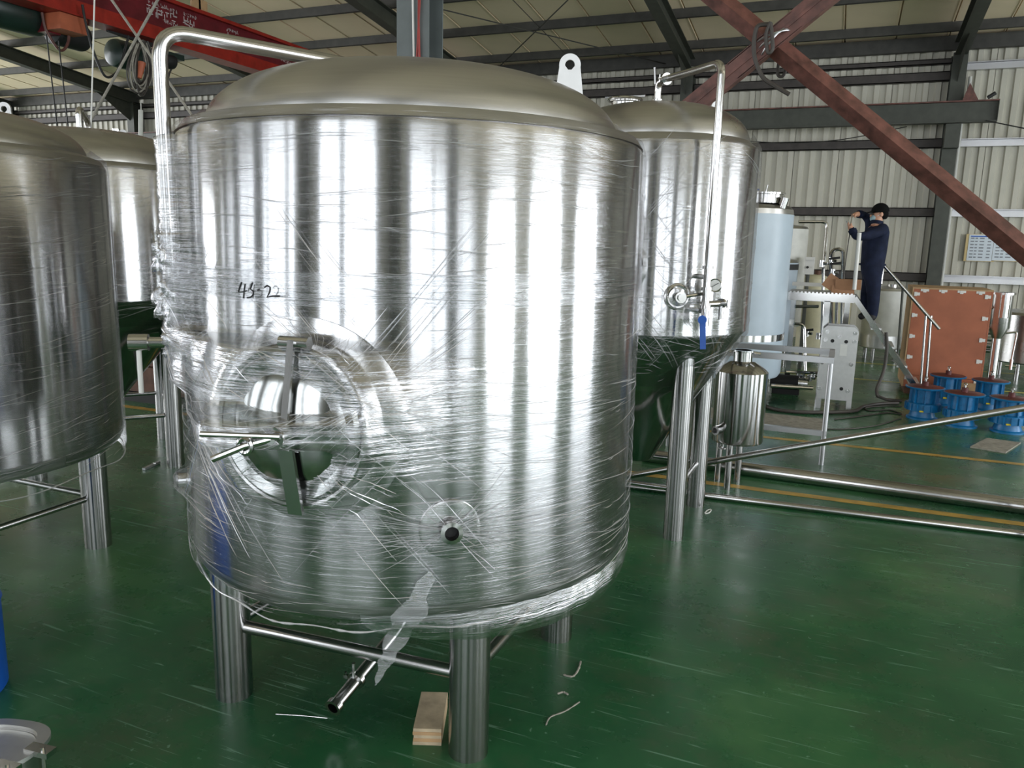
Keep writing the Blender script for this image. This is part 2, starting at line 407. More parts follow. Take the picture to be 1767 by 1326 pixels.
for i in range(len(srt)-1):
    a, b = srt[i]+0.12, srt[i+1]-0.12
    zinc = srt[i] > 1.5 and srt[i] < 2
    for z in (1.42, 2.74, 4.10, 5.38, 5.66):
        if zinc and z == 5.38: continue
        if z == 5.66 and zinc: z = 5.55
        if zinc:
            m = MB().box((a, BACK_Y-0.14, z-0.075), (b, BACK_Y-0.02, z-0.06)).box((a, BACK_Y-0.14, z+0.06), (b, BACK_Y-0.02, z+0.075)).box((a, BACK_Y-0.035, z-0.06), (b, BACK_Y-0.02, z+0.06)).box((a, BACK_Y-0.14, z-0.06), (b, BACK_Y-0.13, z+0.02))
            m.build('girt', 'zinc', wb, smooth=False)
        else:
            h = 0.09 if z != 5.66 else 0.05
            m = MB().box((a, BACK_Y-0.16, z-h), (b, BACK_Y-0.14, z+h)).box((a, BACK_Y-0.16, z+h-0.015), (b, BACK_Y-0.01, z+h)).box((a, BACK_Y-0.16, z-h), (b, BACK_Y-0.01, z-h+0.015))
            m.build('girt', 'girt', wb, smooth=False)
# eave strut
MB().box((LEFT_X, BACK_Y-0.2, 5.86), (RIGHT_X, BACK_Y-0.06, 6.12)).build('eave_strut', 'purlin', wb, smooth=False)
# drain pipe beside the right column
MB().tube(bend([(1.96, BACK_Y-0.12, 5.35), (1.96, BACK_Y-0.12, 4.95), (1.90, BACK_Y-0.12, 4.75), (1.90, BACK_Y-0.12, 0.05)], 0.08), 0.035, 10).build('conduit', 'offwhite', wb)
MB().cyl((-3.28, BACK_Y-0.12, 0.1), (-3.28, BACK_Y-0.12, 5.3), 0.05, n=12).build('conduit', 'tan', wb)

# ceiling
ce = MB().box((LEFT_X, FRONT_Y, roofz(FRONT_Y)), (LEFT_X+0.02, FRONT_Y+0.02, roofz(FRONT_Y)+0.02))
def slab(m, x0, x1, y0, y1, dz0, dz1):
    n = len(m.v)
    for (dz) in (dz0, dz1):
        for (x, y) in ((x0,y0),(x1,y0),(x1,y1),(x0,y1)): m.v.append((x, y, roofz(y)+dz))
    m.f += [tuple(n+i for i in q) for q in ((0,3,2,1),(4,5,6,7),(0,1,5,4),(1,2,6,5),(2,3,7,6),(3,0,4,7))]
    return m
ceil = slab(MB(), LEFT_X, RIGHT_X, FRONT_Y-0.1, BACK_Y+0.1, 0.06, 0.14).build('ceiling', 'roof', smooth=False); ceil['kind'] = 'structure'
x = LEFT_X; first = None
while x < RIGHT_X-0.96:
    if first is None:
        m = slab(MB(), 0.012, 0.94, FRONT_Y, BACK_Y, 0.0, 0.05); n = len(m.v)
        slab(m, 0.925, 0.94, FRONT_Y, BACK_Y, -0.012, 0.0)
        first = m.build('roof_sheet', 'roof', ceil, smooth=False); first.location = (x, 0, 0)
    else: inst(first, ceil, (x, 0, 0))
    x += 0.955
y = BACK_Y-0.75
PSP = 1.66
while y > FRONT_Y:
    m = MB(); n0 = len(m.v)
    z = roofz(y)
    m.box((LEFT_X, y-0.035, z-0.17), (RIGHT_X, y-0.02, z-0.002)); m.box((LEFT_X, y-0.02, z-0.17), (RIGHT_X, y+0.05, z-0.155)); m.box((LEFT_X, y-0.02, z-0.02), (RIGHT_X, y+0.05, z-0.005))
    m.build('purlin', 'purlin', ceil, smooth=False)
    y -= PSP
for cx in COLX:
    m = MB()
    for (w, d0, d1) in ((0.22, -0.50, -0.48), (0.22, -0.19, -0.17), (0.02, -0.48, -0.19)):
        slab(m, cx-w/2, cx+w/2, FRONT_Y, BACK_Y-0.1, d0, d1)
    m.v += [(cx-0.01, BACK_Y-0.45, 5.72), (cx-0.01, BACK_Y-0.45, 5.2), (cx-0.01, BACK_Y-1.6, 5.86)]; k = len(m.v)-3; m.f.append((k, k+1, k+2))
    m.build('rafter', 'frame', ceil, smooth=False)
def rod(p, q, r=0.012):
    return MB().cyl(p, q, r, n=6).build('tie_rod', 'purlin', ceil)
def roofp(px, py, dz=-0.25):
    d = ray(px, py); t = (ROOF0+dz+SLOPE*BACK_Y-CC.z)/(d.z+SLOPE*d.y); return CC+d*t
rod(roofp(741, 11), roofp(1151, 111)); rod(roofp(980, 0), roofp(800, 175)); rod(roofp(885, 0), roofp(1000, 118), 0.008)
rod(roofp(430, -5), roofp(300, -60), 0.008)

# walls behind and beside the photographer
def wall_with_holes(name, axis, pos, lo, hi, top, holes, th):
    m = MB()
    hs = sorted(holes); cur = lo
    def bx(a, b, z0, z1):
        if b-a < 1e-4 or z1-z0 < 1e-4: return
        if axis == 'Y': m.box((a, pos, z0), (b, pos+th, z1))
        else: m.box((pos, a, z0), (pos+th, b, z1))
    for (a, b, z0, z1) in hs:
        bx(cur, a, 0, top); bx(a, b, 0, z0); bx(a, b, z1, top); cur = b
    bx(cur, hi, 0, top)
    o = m.build(name, 'clad', smooth=False); o['kind'] = 'structure'; return o
wall_with_holes('wall_front', 'Y', FRONT_Y-0.1, LEFT_X, RIGHT_X, roofz(FRONT_Y)+0.15, WINS, 0.1)
wall_with_holes('wall_right', 'X', RIGHT_X, FRONT_Y-0.1, BACK_Y+0.1, roofz(FRONT_Y)+0.15, SIDE, 0.1)
wall_with_holes('wall_left', 'X', LEFT_X-0.1, FRONT_Y-0.1, BACK_Y+0.1, roofz(FRONT_Y)+0.15, LSIDE, 0.1)
for i, (a, b, c, d) in enumerate(WINS):
    m = MB(); n = 5
    for k in range(n+1):
        x = a+(b-a)*k/n; w_ = (0.03, 0.16, 0.05, 0.04, 0.22, 0.03)[(k+i*2) % 6]; m.box((x-w_, FRONT_Y-0.06, c), (x+w_, FRONT_Y, d))  # bar widths made thick and uneven to stripe the tank reflections
    for z in (c, (c+d)/2+0.3, d): m.box((a, FRONT_Y-0.06, z-0.03), (b, FRONT_Y, z+0.03))
    o = m.build('window_%d' % (i+1), 'grey_col', smooth=False); o['kind'] = 'structure'
# unseen dark posts behind the camera, added for dark gaps in the tank reflections
for i, x in enumerate((-23.6, -17.6, -11.4, -5.2, 1.9, 8.4)):
    m = MB(); hcol(m, x, FRONT_Y+0.3, 0, roofz(FRONT_Y)-0.5, 0.75, 0.5); o = m.build('added_post_%d' % (i+1), 'frame', smooth=False); o['kind'] = 'structure'

# ================================================================== FILM
def hull2(pts):
    pts = sorted(set((round(p[0], 6), round(p[1], 6)) for p in pts))
    def half(ps):
        h = []
        for p in ps:
            while len(h) >= 2 and (h[-1][0]-h[-2][0])*(p[1]-h[-2][1])-(h[-1][1]-h[-2][1])*(p[0]-h[-2][0]) <= 0: h.pop()
            h.append(p)
        return h
    a = half(pts); b = half(pts[::-1]); return a[:-1]+b[:-1]
class Film:
    """cling film: at each height the convex hull of everything it is stretched over"""
    def __init__(s, R, profile, extras, nth=360, nz=110, seed=1, smooth=2, amp=0.0025):
        # profile: list of (z, r) base ; extras: list of (z0, z1, [(x,y),...])
        rng = np.random.RandomState(seed)
        z0, z1 = profile[0][0], profile[-1][0]
        s.z = np.linspace(z0, z1, nz); s.th = np.linspace(0, 2*PI, nth, endpoint=False)
        base = np.interp(s.z, [p[0] for p in profile], [p[1] for p in profile])
        rr = np.zeros((nz, nth))
        for i, z in enumerate(s.z):
            pts = [(base[i]*math.cos(a), base[i]*math.sin(a)) for a in np.linspace(0, 2*PI, 96, endpoint=False)]
            ex = False
            for (a0, a1, fn) in extras:
                if a0 <= z <= a1:
                    pts += fn(z); ex = True
            if not ex: rr[i] = base[i]; continue
            h = hull2(pts); hx = np.array(h+[h[0]])
            for j, a in enumerate(s.th):
                c, sn = math.cos(a), math.sin(a)
                p = hx[:-1]; d = hx[1:]-p
                den = c*d[:, 1]-sn*d[:, 0]
                with np.errstate(divide='ignore', invalid='ignore'):
                    t = (p[:, 0]*d[:, 1]-p[:, 1]*d[:, 0])/den
                    u = (p[:, 0]*sn-p[:, 1]*c)/den
                ok = (t > 0) & (u >= -1e-6) & (u <= 1+1e-6) & np.isfinite(t)
                rr[i, j] = t[ok].max() if ok.any() else base[i]
        b2 = rr.copy()
        for _ in range(smooth):
            q = b2.copy(); q[1:-1] = (b2[:-2]+2*b2[1:-1]+b2[2:])/4; b2 = q
            b2 = (np.roll(b2, 1, 1)+2*b2+np.roll(b2, -1, 1))/4
        b2 = np.maximum(b2, base[:, None]+0.0035)
        # fine wrinkles, stronger where the film is bridging
        loose = np.clip((b2-base[:, None])/0.06, 0, 1)
        T, Z = np.meshgrid(s.th, s.z)
        w = np.zeros_like(T)
        for k in range(26):
            f = rng.randint(1, 6); g = rng.uniform(60, 260); ph = rng.uniform(0, 6.28)
            w += np.sin(f*T*rng.choice([-1, 1])*1.0+g*Z+ph)/26**0.5
        cr = np.zeros_like(T)
        for k in range(14):
            f = rng.randint(10, 50); g = rng.uniform(-40, 40); ph = rng.uniform(0, 6.28)
            cr += np.sin(f*T+g*Z+ph)/14**0.5
        s.r = b2 + np.abs(w)*amp*(0.4+1.6*loose) + cr*0.0028*loose
        s.R = R; s.loose = loose
    def at(s, th, z):
        th = th % (2*PI); fi = (z-s.z[0])/(s.z[-1]-s.z[0])*(len(s.z)-1); fi = min(max(fi, 0), len(s.z)-1.001)
        fj = th/(2*PI)*len(s.th); i = int(fi); j = int(fj) % len(s.th); j2 = (j+1) % len(s.th)
        a = fi-i; b = fj-int(fj)
        r = (s.r[i, j]*(1-b)+s.r[i, j2]*b)*(1-a)+(s.r[i+1, j]*(1-b)+s.r[i+1, j2]*b)*a
        return r
    def pt(s, th, z, off=0.0):
        r = s.at(th, z)+off; return (r*math.cos(th), r*math.sin(th), z)
    def build(s, parent, mat='film', name='plastic_film'):
        nz, nt_ = s.r.shape; v = []; f = []; uvs = []
        for i in range(nz):
            for j in range(nt_): v.append((s.r[i, j]*math.cos(s.th[j]), s.r[i, j]*math.sin(s.th[j]), s.z[i]))
        me = bpy.data.meshes.new(name)
        for i in range(nz-1):
            for j in range(nt_):
                j2 = (j+1) % nt_; f.append((i*nt_+j, i*nt_+j2, (i+1)*nt_+j2, (i+1)*nt_+j))
                ua, ub = s.th[j]*s.R, (s.th[j]+2*PI/nt_)*s.R
                uvs += [(ua, s.z[i]), (ub, s.z[i]), (ub, s.z[i+1]), (ua, s.z[i+1])]
        me.from_pydata(v, [], f); me.update(); me.shade_smooth()
        uvl = me.uv_layers.new(name='UVMap'); uvl.data.foreach_set('uv', [c for p in uvs for c in p])
        la = me.attributes.new('loose', 'FLOAT', 'POINT'); la.data.foreach_set('value', s.loose.astype(np.float32).ravel())
        me.materials.append(M[mat]); o = bpy.data.objects.new(name, me); COL.objects.link(o); o.parent = parent
        WL[o.name] = WL[parent.name]; return o
    def strands(s, parent, n, seed, zlo, zhi, thc=0, ths=PI, length=(0.05, 0.5), rad=(0.0006, 0.0019), slope=(-0.12, 0.12), clusters=()):
        rng = random.Random(seed); m = MB()
        for k in range(n):
            if clusters and rng.random() < 0.45:
                c = rng.choice(clusters); th = c[0]+rng.gauss(0, c[2]); z = c[1]+rng.gauss(0, c[3]); sl = rng.uniform(*slope)
                # creases point at the cluster centre
                dz = z-c[1]; dth = (th-c[0])*s.R
                if abs(dth) > 0.03: sl = max(-1.2, min(1.2, dz/dth))
            else:
                th = thc+rng.uniform(-ths, ths); z = rng.uniform(zlo, zhi); sl = rng.uniform(*slope)
            L = rng.uniform(*length)*(0.4+0.6*rng.random()); da = L/s.R; st = max(4, int(L/0.02)); r0 = rng.uniform(*rad)
            pts = []; rr = []
            for i in range(st+1):
                t = i/st; zz = z+sl*L*(t-0.5)+0.003*math.sin(t*5+k)
                if zz < s.z[0]+0.01 or zz > s.z[-1]-0.01: pts = []; break
                pts.append(s.pt(th+da*(t-0.5), zz, 0.0006)); rr.append(r0*math.sin(PI*(0.06+0.88*t)))
            if len(pts) > 2: m.tube(pts, rr, 3, caps=False)
        return m.build('film_creases', 'strand', parent, local=True, stuff=True)

# ================================================================== TANK PARTS
def dome_prof(R, z0, h, knuckle=0.12):
    pr = [(R, z0-0.02)]
    for i in range(1, 41):
        t = i/40*PI/2
        r = R*math.cos(t)**0.66 if i < 40 else 0.0
        pr.append((r, z0+h*math.sin(t)**1.0))
    return pr
uz = Vector((0, 0, 1))
def lug_at(root, px, py, depth, size=1.0):
    P = aD(px, py, depth); l = P-WL[root.name]; return lug(root, 0, 0, 0, size, pos=l)
def lug(root, ang, r, z, size=1.0, name='lifting_lug', pos=None):
    d = Vector((math.cos(ang), math.sin(ang), 0))
    if pos is not None: d = Vector((-fw.x, -fw.y, 0)).normalized(); t = Vector((-d.y, d.x, 0)); u = Vector((0, 0, 1))
    poly = [(-0.062*size, -0.08*size), (0.062*size, -0.08*size)]
    cxy = (0, 0.085*size); rr = 0.042*size
    for i in range(0, 19):
        a = -0.2+i/18*(PI+0.4); poly.append((cxy[0]+rr*math.cos(a), cxy[1]+rr*math.sin(a)))
    # plate with a hole: outline and hole bridged ring by ring
    m = MB(); n = len(poly); org = d*r+u*z if pos is None else pos; th = 0.012*size
    hole = []
    for (a, b) in poly:
        an = math.atan2(b-cxy[1], a-cxy[0]); hole.append((cxy[0]+0.019*size*math.cos(an), cxy[1]+0.019*size*math.sin(an)))
    for ring_ in (poly, hole):
        for sg in (-0.5, 0.5):
            for (a, b) in ring_: m.v.append(tuple(org+t*a+u*b+d*(th*sg)))
    for i in range(n):
        j = (i+1) % n
        m.f += [(i, j, 2*n+j, 2*n+i), (n+i, 3*n+i, 3*n+j, n+j), (i, n+i, n+j, j), (2*n+i, 2*n+j, 3*n+j, 3*n+i)]
    return m.build(name, 'plate', root, local=True, smooth=False)
def legs_braces(root, pts, r, ztop, zb=0.35, rb=0.02, pairs=None, base=0.0):
    for (x, y) in pts:
        MB().lathe([(0.0001, base), (r, base), (r, ztop)], (x, y, 0), 28).build('leg', 'leg', root, local=True)
    n = len(pts)
    for (i, j) in (pairs or [(k, (k+1) % n) for k in range(n)]):
        a = Vector((pts[i][0], pts[i][1], zb)); b = Vector((pts[j][0], pts[j][1], zb)); d = (b-a).normalized()
        MB().cyl(a+d*r*0.95, b-d*r*0.95, rb, n=12).build('brace', 'pipe', root, local=True)
def clamp(m, p, d, r):
    p = Vector(p); d = Vector(d).normalized(); m.cyl(p-d*0.010, p+d*0.010, r*1.45, n=20); u, w = basis(d)
    m.bar(p+u*r*1.4, p+u*r*2.3, 0.014, 0.014); m.cyl(p+u*r*1.9-w*0.025, p+u*r*1.9+w*0.025, 0.005, n=8)

# ------------------------------------------------------------------ the large wrapped tank in front
TX, TY, TR = -1.695, 2.985, 0.945
tank = thing('storage_tank', 'large steel tank in the foreground wrapped in clear film, round door facing left, marked 45-2', 'tank', (TX, TY, 0), 'film-wrapped steel tanks')
ZT, ZB = 2.36, 0.765
TRf = TR
def bottom_prof(R, zb, depth, kn=0.09):
    pr = [(0.0, zb-depth)]
    for i in range(1, 9): pr.append((R*0.9*i/8, zb-depth+(depth-kn)*(i/8)**2))
    for i in range(1, 9):
        a = i/8*PI/2; pr.append((R*0.9+R*0.1*math.sin(a), zb-kn*math.cos(a)))
    return pr
MB().lathe([(TR*0.999, ZB), (TR, ZB+0.01), (TR-0.006, ZT-0.02), (TR-0.012, ZT)], n=128).build('shell', 'shell', tank, local=True)
MB().lathe([(TR-0.006, ZT), (TR-0.03, ZT+0.035), (0.832, ZT+0.045)], n=128).build('shoulder_ring', 'dome', tank, local=True)
MB().lathe(dome_prof(0.832, ZT+0.04, 0.25), n=128).build('dome', 'dome', tank, local=True)
MB().lathe(bottom_prof(TR, ZB, 0.16), n=96).build('base_dish', 'dome', tank, local=True)
LEGS = [(-1.193-TX, 2.52-TY), (-2.303-TX, 2.448-TY), (-2.27-TX, 3.46-TY), (-1.183-TX, 3.533-TY)]
legs_braces(tank, LEGS, 0.079, 0.70, 0.33, 0.027)
# local <-> photograph
def ang_of(px, py, R, tx=TX, ty=TY):
    """angle and height where a line of sight meets the cylinder"""
    d = ray(px, py); ox, oy = -tx, -ty
    A = d.x**2+d.y**2; B = 2*(ox*d.x+oy*d.y); C_ = ox*ox+oy*oy-R*R; D = max(B*B-4*A*C_, 0)
    t = (-B-math.sqrt(D))/(2*A); P = CC+d*t
    return math.atan2(P.y-ty, P.x-tx), P.z
lug_at(tank, 982, 152, 3.22, 1.05)
# lid pipe: up the left side, over the top, into the crown
pd = math.atan2(-math.sin(0), 1)
PV = aD(292, 400, 2.78); PVx, PVy = PV.x-TX, PV.y-TY
ztop_l = aD(272, 58, 2.72).z
PT = [(PVx, PVy, 1.62), (PVx, PVy, ztop_l), (0.06, 0.03, ztop_l-0.035), (0.06, 0.03, 2.60)]
vp = MB().tube(bend(PT, 0.10, 8), 0.0255, 18).build('vent_pipe', 'pipe', tank, local=True)
m = MB(); q = Vector(PT[1])*0.10+Vector(PT[2])*0.90; clamp(m, q, Vector(PT[2])-Vector(PT[1]), 0.03)
m.build('clamp', 'bright', vp, local=True)
# manway
mth, mz = ang_of(528, 728, TR)
md = Vector((math.cos(mth), math.sin(mth), 0)); mt = Vector((-md.y, md.x, 0)); mc = md*TR+uz*mz
# reinforcing collar follows the shell curve
def collar(r0, r1, off0, off1, name, mat, parent, n=72, lift=0.0):
    mm = MB()
    prof = [(r0, off0), (r0*0.6+r1*0.4, off1), (r1, off1)]
    for (rr, off) in prof:
        for i in range(n):
            a = 2*PI*i/n; s_ = rr*math.cos(a); h = rr*math.sin(a)
            dth = s_/TR; mm.v.append(((TR+off)*math.cos(mth+dth), (TR+off)*math.sin(mth+dth), mz+h))
    for t in range(len(prof)-1):
        for i in range(n):
            j = (i+1) % n; mm.f.append((t*n+i, t*n+j, (t+1)*n+j, (t+1)*n+i))
    return mm.build(name, mat, parent, local=True)
mw = collar(0.345, 0.26, 0.002, 0.008, 'manway', 'bright', tank)
MB().ring(mc-md*0.06, mc+md*0.085, 0.262, 0.245, 64).build('neck', 'bright', mw, local=True)
MB().torus(mc+md*0.085, md, 0.255, 0.014, 64, 10).build('rim', 'bright', mw, local=True)
dc = mc+md*0.095
dr = MB().lathe([(0.243, -0.02), (0.243, 0.005), (0.232, 0.018), (0.215, 0.012), (0.20, 0.008), (0.15, 0.034), (0.08, 0.052), (0.0, 0.058)], dc, 64, ax=md).build('manway_door', 'cone', mw, local=True)
MB().bar(dc+mt*0.03+uz*0.285+md*0.03, dc+mt*0.03+uz*0.02+md*0.085, 0.022, 0.012, md).bar(dc+mt*0.03-uz*0.02+md*0.085, dc+mt*0.03-uz*0.27+md*0.03, 0.05, 0.014, md).build('clamp_arm', 'bright', mw, local=True)
hub = dc+md*0.10+mt*0.02
m = MB().cyl(dc+md*0.04, hub+md*0.05, 0.016, n=16).cyl(hub-md*0.02, hub+md*0.03, 0.034, n=20)
m.build('clamp_screw', 'bright', mw, local=True)
hx = hub+md*0.04
m = MB().tube([hx+mt*-0.0, hx-mt*0.07-uz*0.02+md*0.03, hx-mt*0.17-uz*0.065+md*0.05], 0.011, 10); m.torus(hx-mt*0.07-uz*0.02+md*0.03, md, 0.022, 0.008, 20, 6)
m.build('clamp_handle', 'bright', mw, local=True)
m = MB().tube([hx+mt*0.03+uz*0.01, hx-mt*0.20+uz*0.012+md*0.06], 0.009, 10); m.build('clamp_handle', 'bright', mw, local=True)
m = MB().box((0, 0, 0), (0, 0, 0)); m = MB()
hp = dc+uz*0.275+mt*0.03; m.cyl(hp-mt*0.05+md*0.01, hp+mt*0.05+md*0.01, 0.02, n=14); m.build('hinge', 'bright', mw, local=True)
# lower port
pth, pz = ang_of(776, 913, TR)
pdv = Vector((math.cos(pth), math.sin(pth), 0)); pc = pdv*TR+uz*pz
pt_ = MB().lathe([(0.105, -0.01), (0.103, 0.006), (0.085, 0.009), (0.0, 0.009)], pc, 48, ax=pdv).build('port', 'bright', tank, local=True)
MB().lathe([(0.030, 0.0), (0.030, 0.035), (0.038, 0.038), (0.038, 0.046), (0.024, 0.048), (0.022, 0.042)], pc, 32, ax=pdv).build('port_ferrule', 'bright', pt_, local=True)
MB().lathe([(0.0, 0.02), (0.0225, 0.02), (0.0225, 0.044)], pc, 24, ax=pdv).build('port_bore', 'black', pt_, local=True)
# side port seen edge-on at the left, low
sth, sz = ang_of(330, 845, TR)
sd = Vector((math.cos(sth-0.15), math.sin(sth-0.15), 0))
MB().lathe([(0.05, -0.01), (0.05, 0.01), (0.03, 0.015), (0.03, 0.045), (0.036, 0.05), (0.0, 0.052)], sd*TR+uz*sz, 28, ax=sd).build('side_port', 'bright', tank, local=True)
# relief valve at the foot of the lid pipe
va = Vector((PVx, PVy, 1.60)); vd = (Vector(tuple(aD(255, 548, 2.78)))-Vector(tuple(aD(300, 552, 2.80)))).normalized(); vd.z = 0; vd.normalize()
inn = Vector((-PVx, -PVy, 0)).normalized()
m = MB().cyl(va+uz*0.04, va-uz*0.04, 0.033, n=20); m.cyl(va, va+vd*0.11, 0.020, n=18); m.cyl(va+vd*0.09, va+vd*0.155, 0.031, n=20); m.cyl(va, va+inn*0.16, 0.02, n=14)
rv = m.build('relief_valve', 'bright', tank, local=True)
MB().cyl(va+vd*0.125-uz*0.02, va+vd*0.125-uz*0.185, 0.009, n=10).build('valve_lever', 'white', rv, local=True)
# drain pipe under the tank
dA = gz(575, 1222, 0.13); dA = Vector((dA.x-TX, dA.y-TY, 0.13))
m = MB().tube(bend([(0.0, 0.0, 0.60), (0.0, -0.02, 0.36), tuple(dA*0.25+Vector((0, 0, 0.22))), tuple(dA)], 0.06), 0.027, 16, caps=False)
dp = m.build('drain_pipe', 'pipe', tank, local=True)
dd = (dA-Vector((dA.x*0.25, dA.y*0.25, 0.2525))).normalized()
m = MB(); clamp(m, dA-dd*0.16, dd, 0.027); m.build('clamp', 'bright', dp, local=True)
MB().ring(dA-dd*0.02, dA+dd*0.004, 0.036, 0.024, 28).build('ferrule', 'bright', dp, local=True)
MB().cyl(dA-dd*0.14, dA-dd*0.14+uz*0.09, 0.008, n=10).build('sample_stub', 'bright', dp, local=True)
# cling film over the tank, the pipe and the door
def circ_pts(cx_, cy_, r, n=14): return [(cx_+r*math.cos(2*PI*i/n), cy_+r*math.sin(2*PI*i/n)) for i in range(n)]
def man_pts(z):
    h = z-mz; 
    if abs(h) >= 0.285: return []
    w = math.sqrt(0.285**2-h*h)*0.95; o = TR+0.115*min(1, (0.285-abs(h))/0.03)
    p = [tuple((md*o+mt*s_).xy) for s_ in (-w, -w*0.5, 0, w*0.5, w)]
    if abs(h) < 0.05: p += [tuple((md*(TR+0.275)-mt*0.20).xy), tuple((md*(TR+0.26)-mt*0.06).xy)]
    return p
def port_pts(z):
    h = abs(z-pz)
    if h > 0.038: return []
    return [tuple((pdv*(TR+0.052)+Vector((-pdv.y, pdv.x, 0))*s_).xy) for s_ in (-0.02, 0.02)]
ext = [(1.45, 2.33, lambda z: circ_pts(PVx, PVy, 0.033)), (mz-0.29, mz+0.29, man_pts),
       (sz-0.045, sz+0.045, lambda z: [tuple((sd*(TR+0.06)+Vector((-sd.y, sd.x, 0))*s_).xy) for s_ in (-0.03, 0.03)])]
prof = [(0.665, TR-0.03), (0.715, TR+0.008), (0.765, TR+0.012), (2.33, TR+0.006), (2.385, TR-0.010), (2.42, 0.858), (2.44, 0.844)]
film = Film(TR, prof, ext, nth=480, nz=190, seed=3)
fo = film.build(tank)
film.strands(tank, 900, 11, 0.66, 2.30, thc=-1.0, ths=1.7, clusters=[(mth, mz, 0.42, 0.22), (pth, pz, 0.25, 0.05), (mth-0.55, mz-0.02, 0.2, 0.2), (mth+0.25, mz+0.1, 0.3, 0.2)])
bm = MB(); nb = 240
for k, zz in enumerate((1.785, 1.82, 1.86, 1.895)):
    for i in range(nb):
        th = 2*PI*i/nb; bm.v.append(film.pt(th, zz+0.012*math.sin(th*2+1), 0.004))
for k in range(3):
    for i in range(nb): j = (i+1) % nb; bm.f.append((k*nb+i, k*nb+j, (k+1)*nb+j, (k+1)*nb+i))
M['filmband'] = make_film('film_overlap', 0.8, 0.16)
bo_ = bm.build('film_band', 'filmband', tank, local=True, sharp=180)
u_ = bo_.data.uv_layers.new(name='UVMap')
for lp in bo_.data.loops:
    co = bo_.data.vertices[lp.vertex_index].co; u_.data[lp.index].uv = (math.atan2(co.y, co.x)*TR, co.z)
# overlap band of doubled film, loose tail and rope edge along the bottom
m = MB()
tl_th, _ = ang_of(690, 1000, TR); 
tail = []
for i in range(15):
    t = i/14; th = ang_of(742-100*t, 930, TR)[0]; z = 0.90-0.44*t
    w = (0.05*math.sin(PI*min(t*1.6, 1)*0.75+0.1)+0.012*math.sin(t*23)) if t < 0.72 else 0.045*(1-t)/0.28*0.8+0.004*math.sin(i*3)
    for sgn in (-1, 1):
        rr = film.at(th+sgn*w/TR, max(z, 0.62))+0.006+0.004*math.sin(i*2.1+sgn)
        tail.append((rr*math.cos(th+sgn*w/TR), rr*math.sin(th+sgn*w/TR), z))
m.v = tail; m.f = [(2*i, 2*i+1, 2*i+3, 2*i+2) for i in range(14)]
M['filmtail'] = make_film('crumpled_film', 1.6, 0.28)
to = m.build('film_tail', 'filmtail', tank, local=True)
uvl = to.data.uv_layers.new(name='UVMap')
for li, lp in enumerate(to.data.loops):
    co = to.data.vertices[lp.vertex_index].co; uvl.data[li].uv = (math.atan2(co.y, co.x)*TR, co.z*6)
m = MB(); rng = random.Random(5)
pts = []; rr = []
for i in range(241):
    th = -PI+2*PI*i/240
    pts.append(((film.at(th, 0.675)+0.004)*math.cos(th), (film.at(th, 0.675)+0.004)*math.sin(th), 0.67+0.012*math.sin(th*5)+0.008*math.sin(th*17+1)))
    rr.append(0.0025+0.0035*abs(math.sin(th*13))*rng.random())
m.tube(pts, rr, 5); m.build('film_hem', 'strand', tank, local=True)
# loose skirt of film hanging below the right side
v = []; 
for i in range(41):
    t = i/40; th = -1.25+1.75*t
    drop = 0.085*math.sin(PI*t)**0.6
    for k in range(5):
        q = k/4; r_ = TR+0.012+0.02*math.sin(PI*q)*math.sin(PI*t)-0.02*q+0.004*math.sin(i*1.7+k); v.append((r_*math.cos(th), r_*math.sin(th), 0.74-0.05*q-drop*q))
m = MB(); m.v = v; m.f = [(i*5+k, (i+1)*5+k, (i+1)*5+k+1, i*5+k+1) for i in range(40) for k in range(4)]
so = m.build('film_skirt', 'filmtail', tank, local=True)
uvl = so.data.uv_layers.new(name='UVMap')
for li, lp in enumerate(so.data.loops):
    co = so.data.vertices[lp.vertex_index].co; uvl.data[li].uv = (math.atan2(co.y, co.x)*TR, co.z*2)
# crumpled film bunched on the lid pipe
def crumple(parent, c, rx, ry, rz, seed, name='crumpled_film'):
    rng = np.random.RandomState(seed); m = MB(); nu, nv = 26, 20
    ph = rng.uniform(0, 6.28, (8,)); 
    for i in range(nv+1):
        for j in range(nu):
            a = 2*PI*j/nu; b = -PI/2+PI*i/nv; k = 1+0.22*math.sin(3*a+5*b+ph[0])+0.16*math.sin(7*a-4*b+ph[1])+0.12*math.sin(5*a+11*b+ph[2])+0.08*rng.uniform(-1, 1)
            m.v.append((c[0]+rx*k*math.cos(a)*math.cos(b), c[1]+ry*k*math.sin(a)*math.cos(b), c[2]+rz*k*math.sin(b)))
    for i in range(nv):
        for j in range(nu):
            j2 = (j+1) % nu; m.f.append((i*nu+j, i*nu+j2, (i+1)*nu+j2, (i+1)*nu+j))
    o = m.build(name, 'filmtail', parent, local=True, sharp=180)
    u = o.data.uv_layers.new(name='UVMap')
    for li, lp in enumerate(o.data.loops):
        co = o.data.vertices[lp.vertex_index].co; u.data[li].uv = (co.x*3+co.y*3, co.z*0.7)
    return o
crumple(tank, (PVx, PVy, 1.76), 0.055, 0.055, 0.10, 2)
crumple(tank, (PVx+0.03, PVy-0.0, 1.60), 0.07, 0.05, 0.07, 4)
crumple(tank, (PVx-0.01, PVy, 1.92), 0.05, 0.05, 0.08, 6)
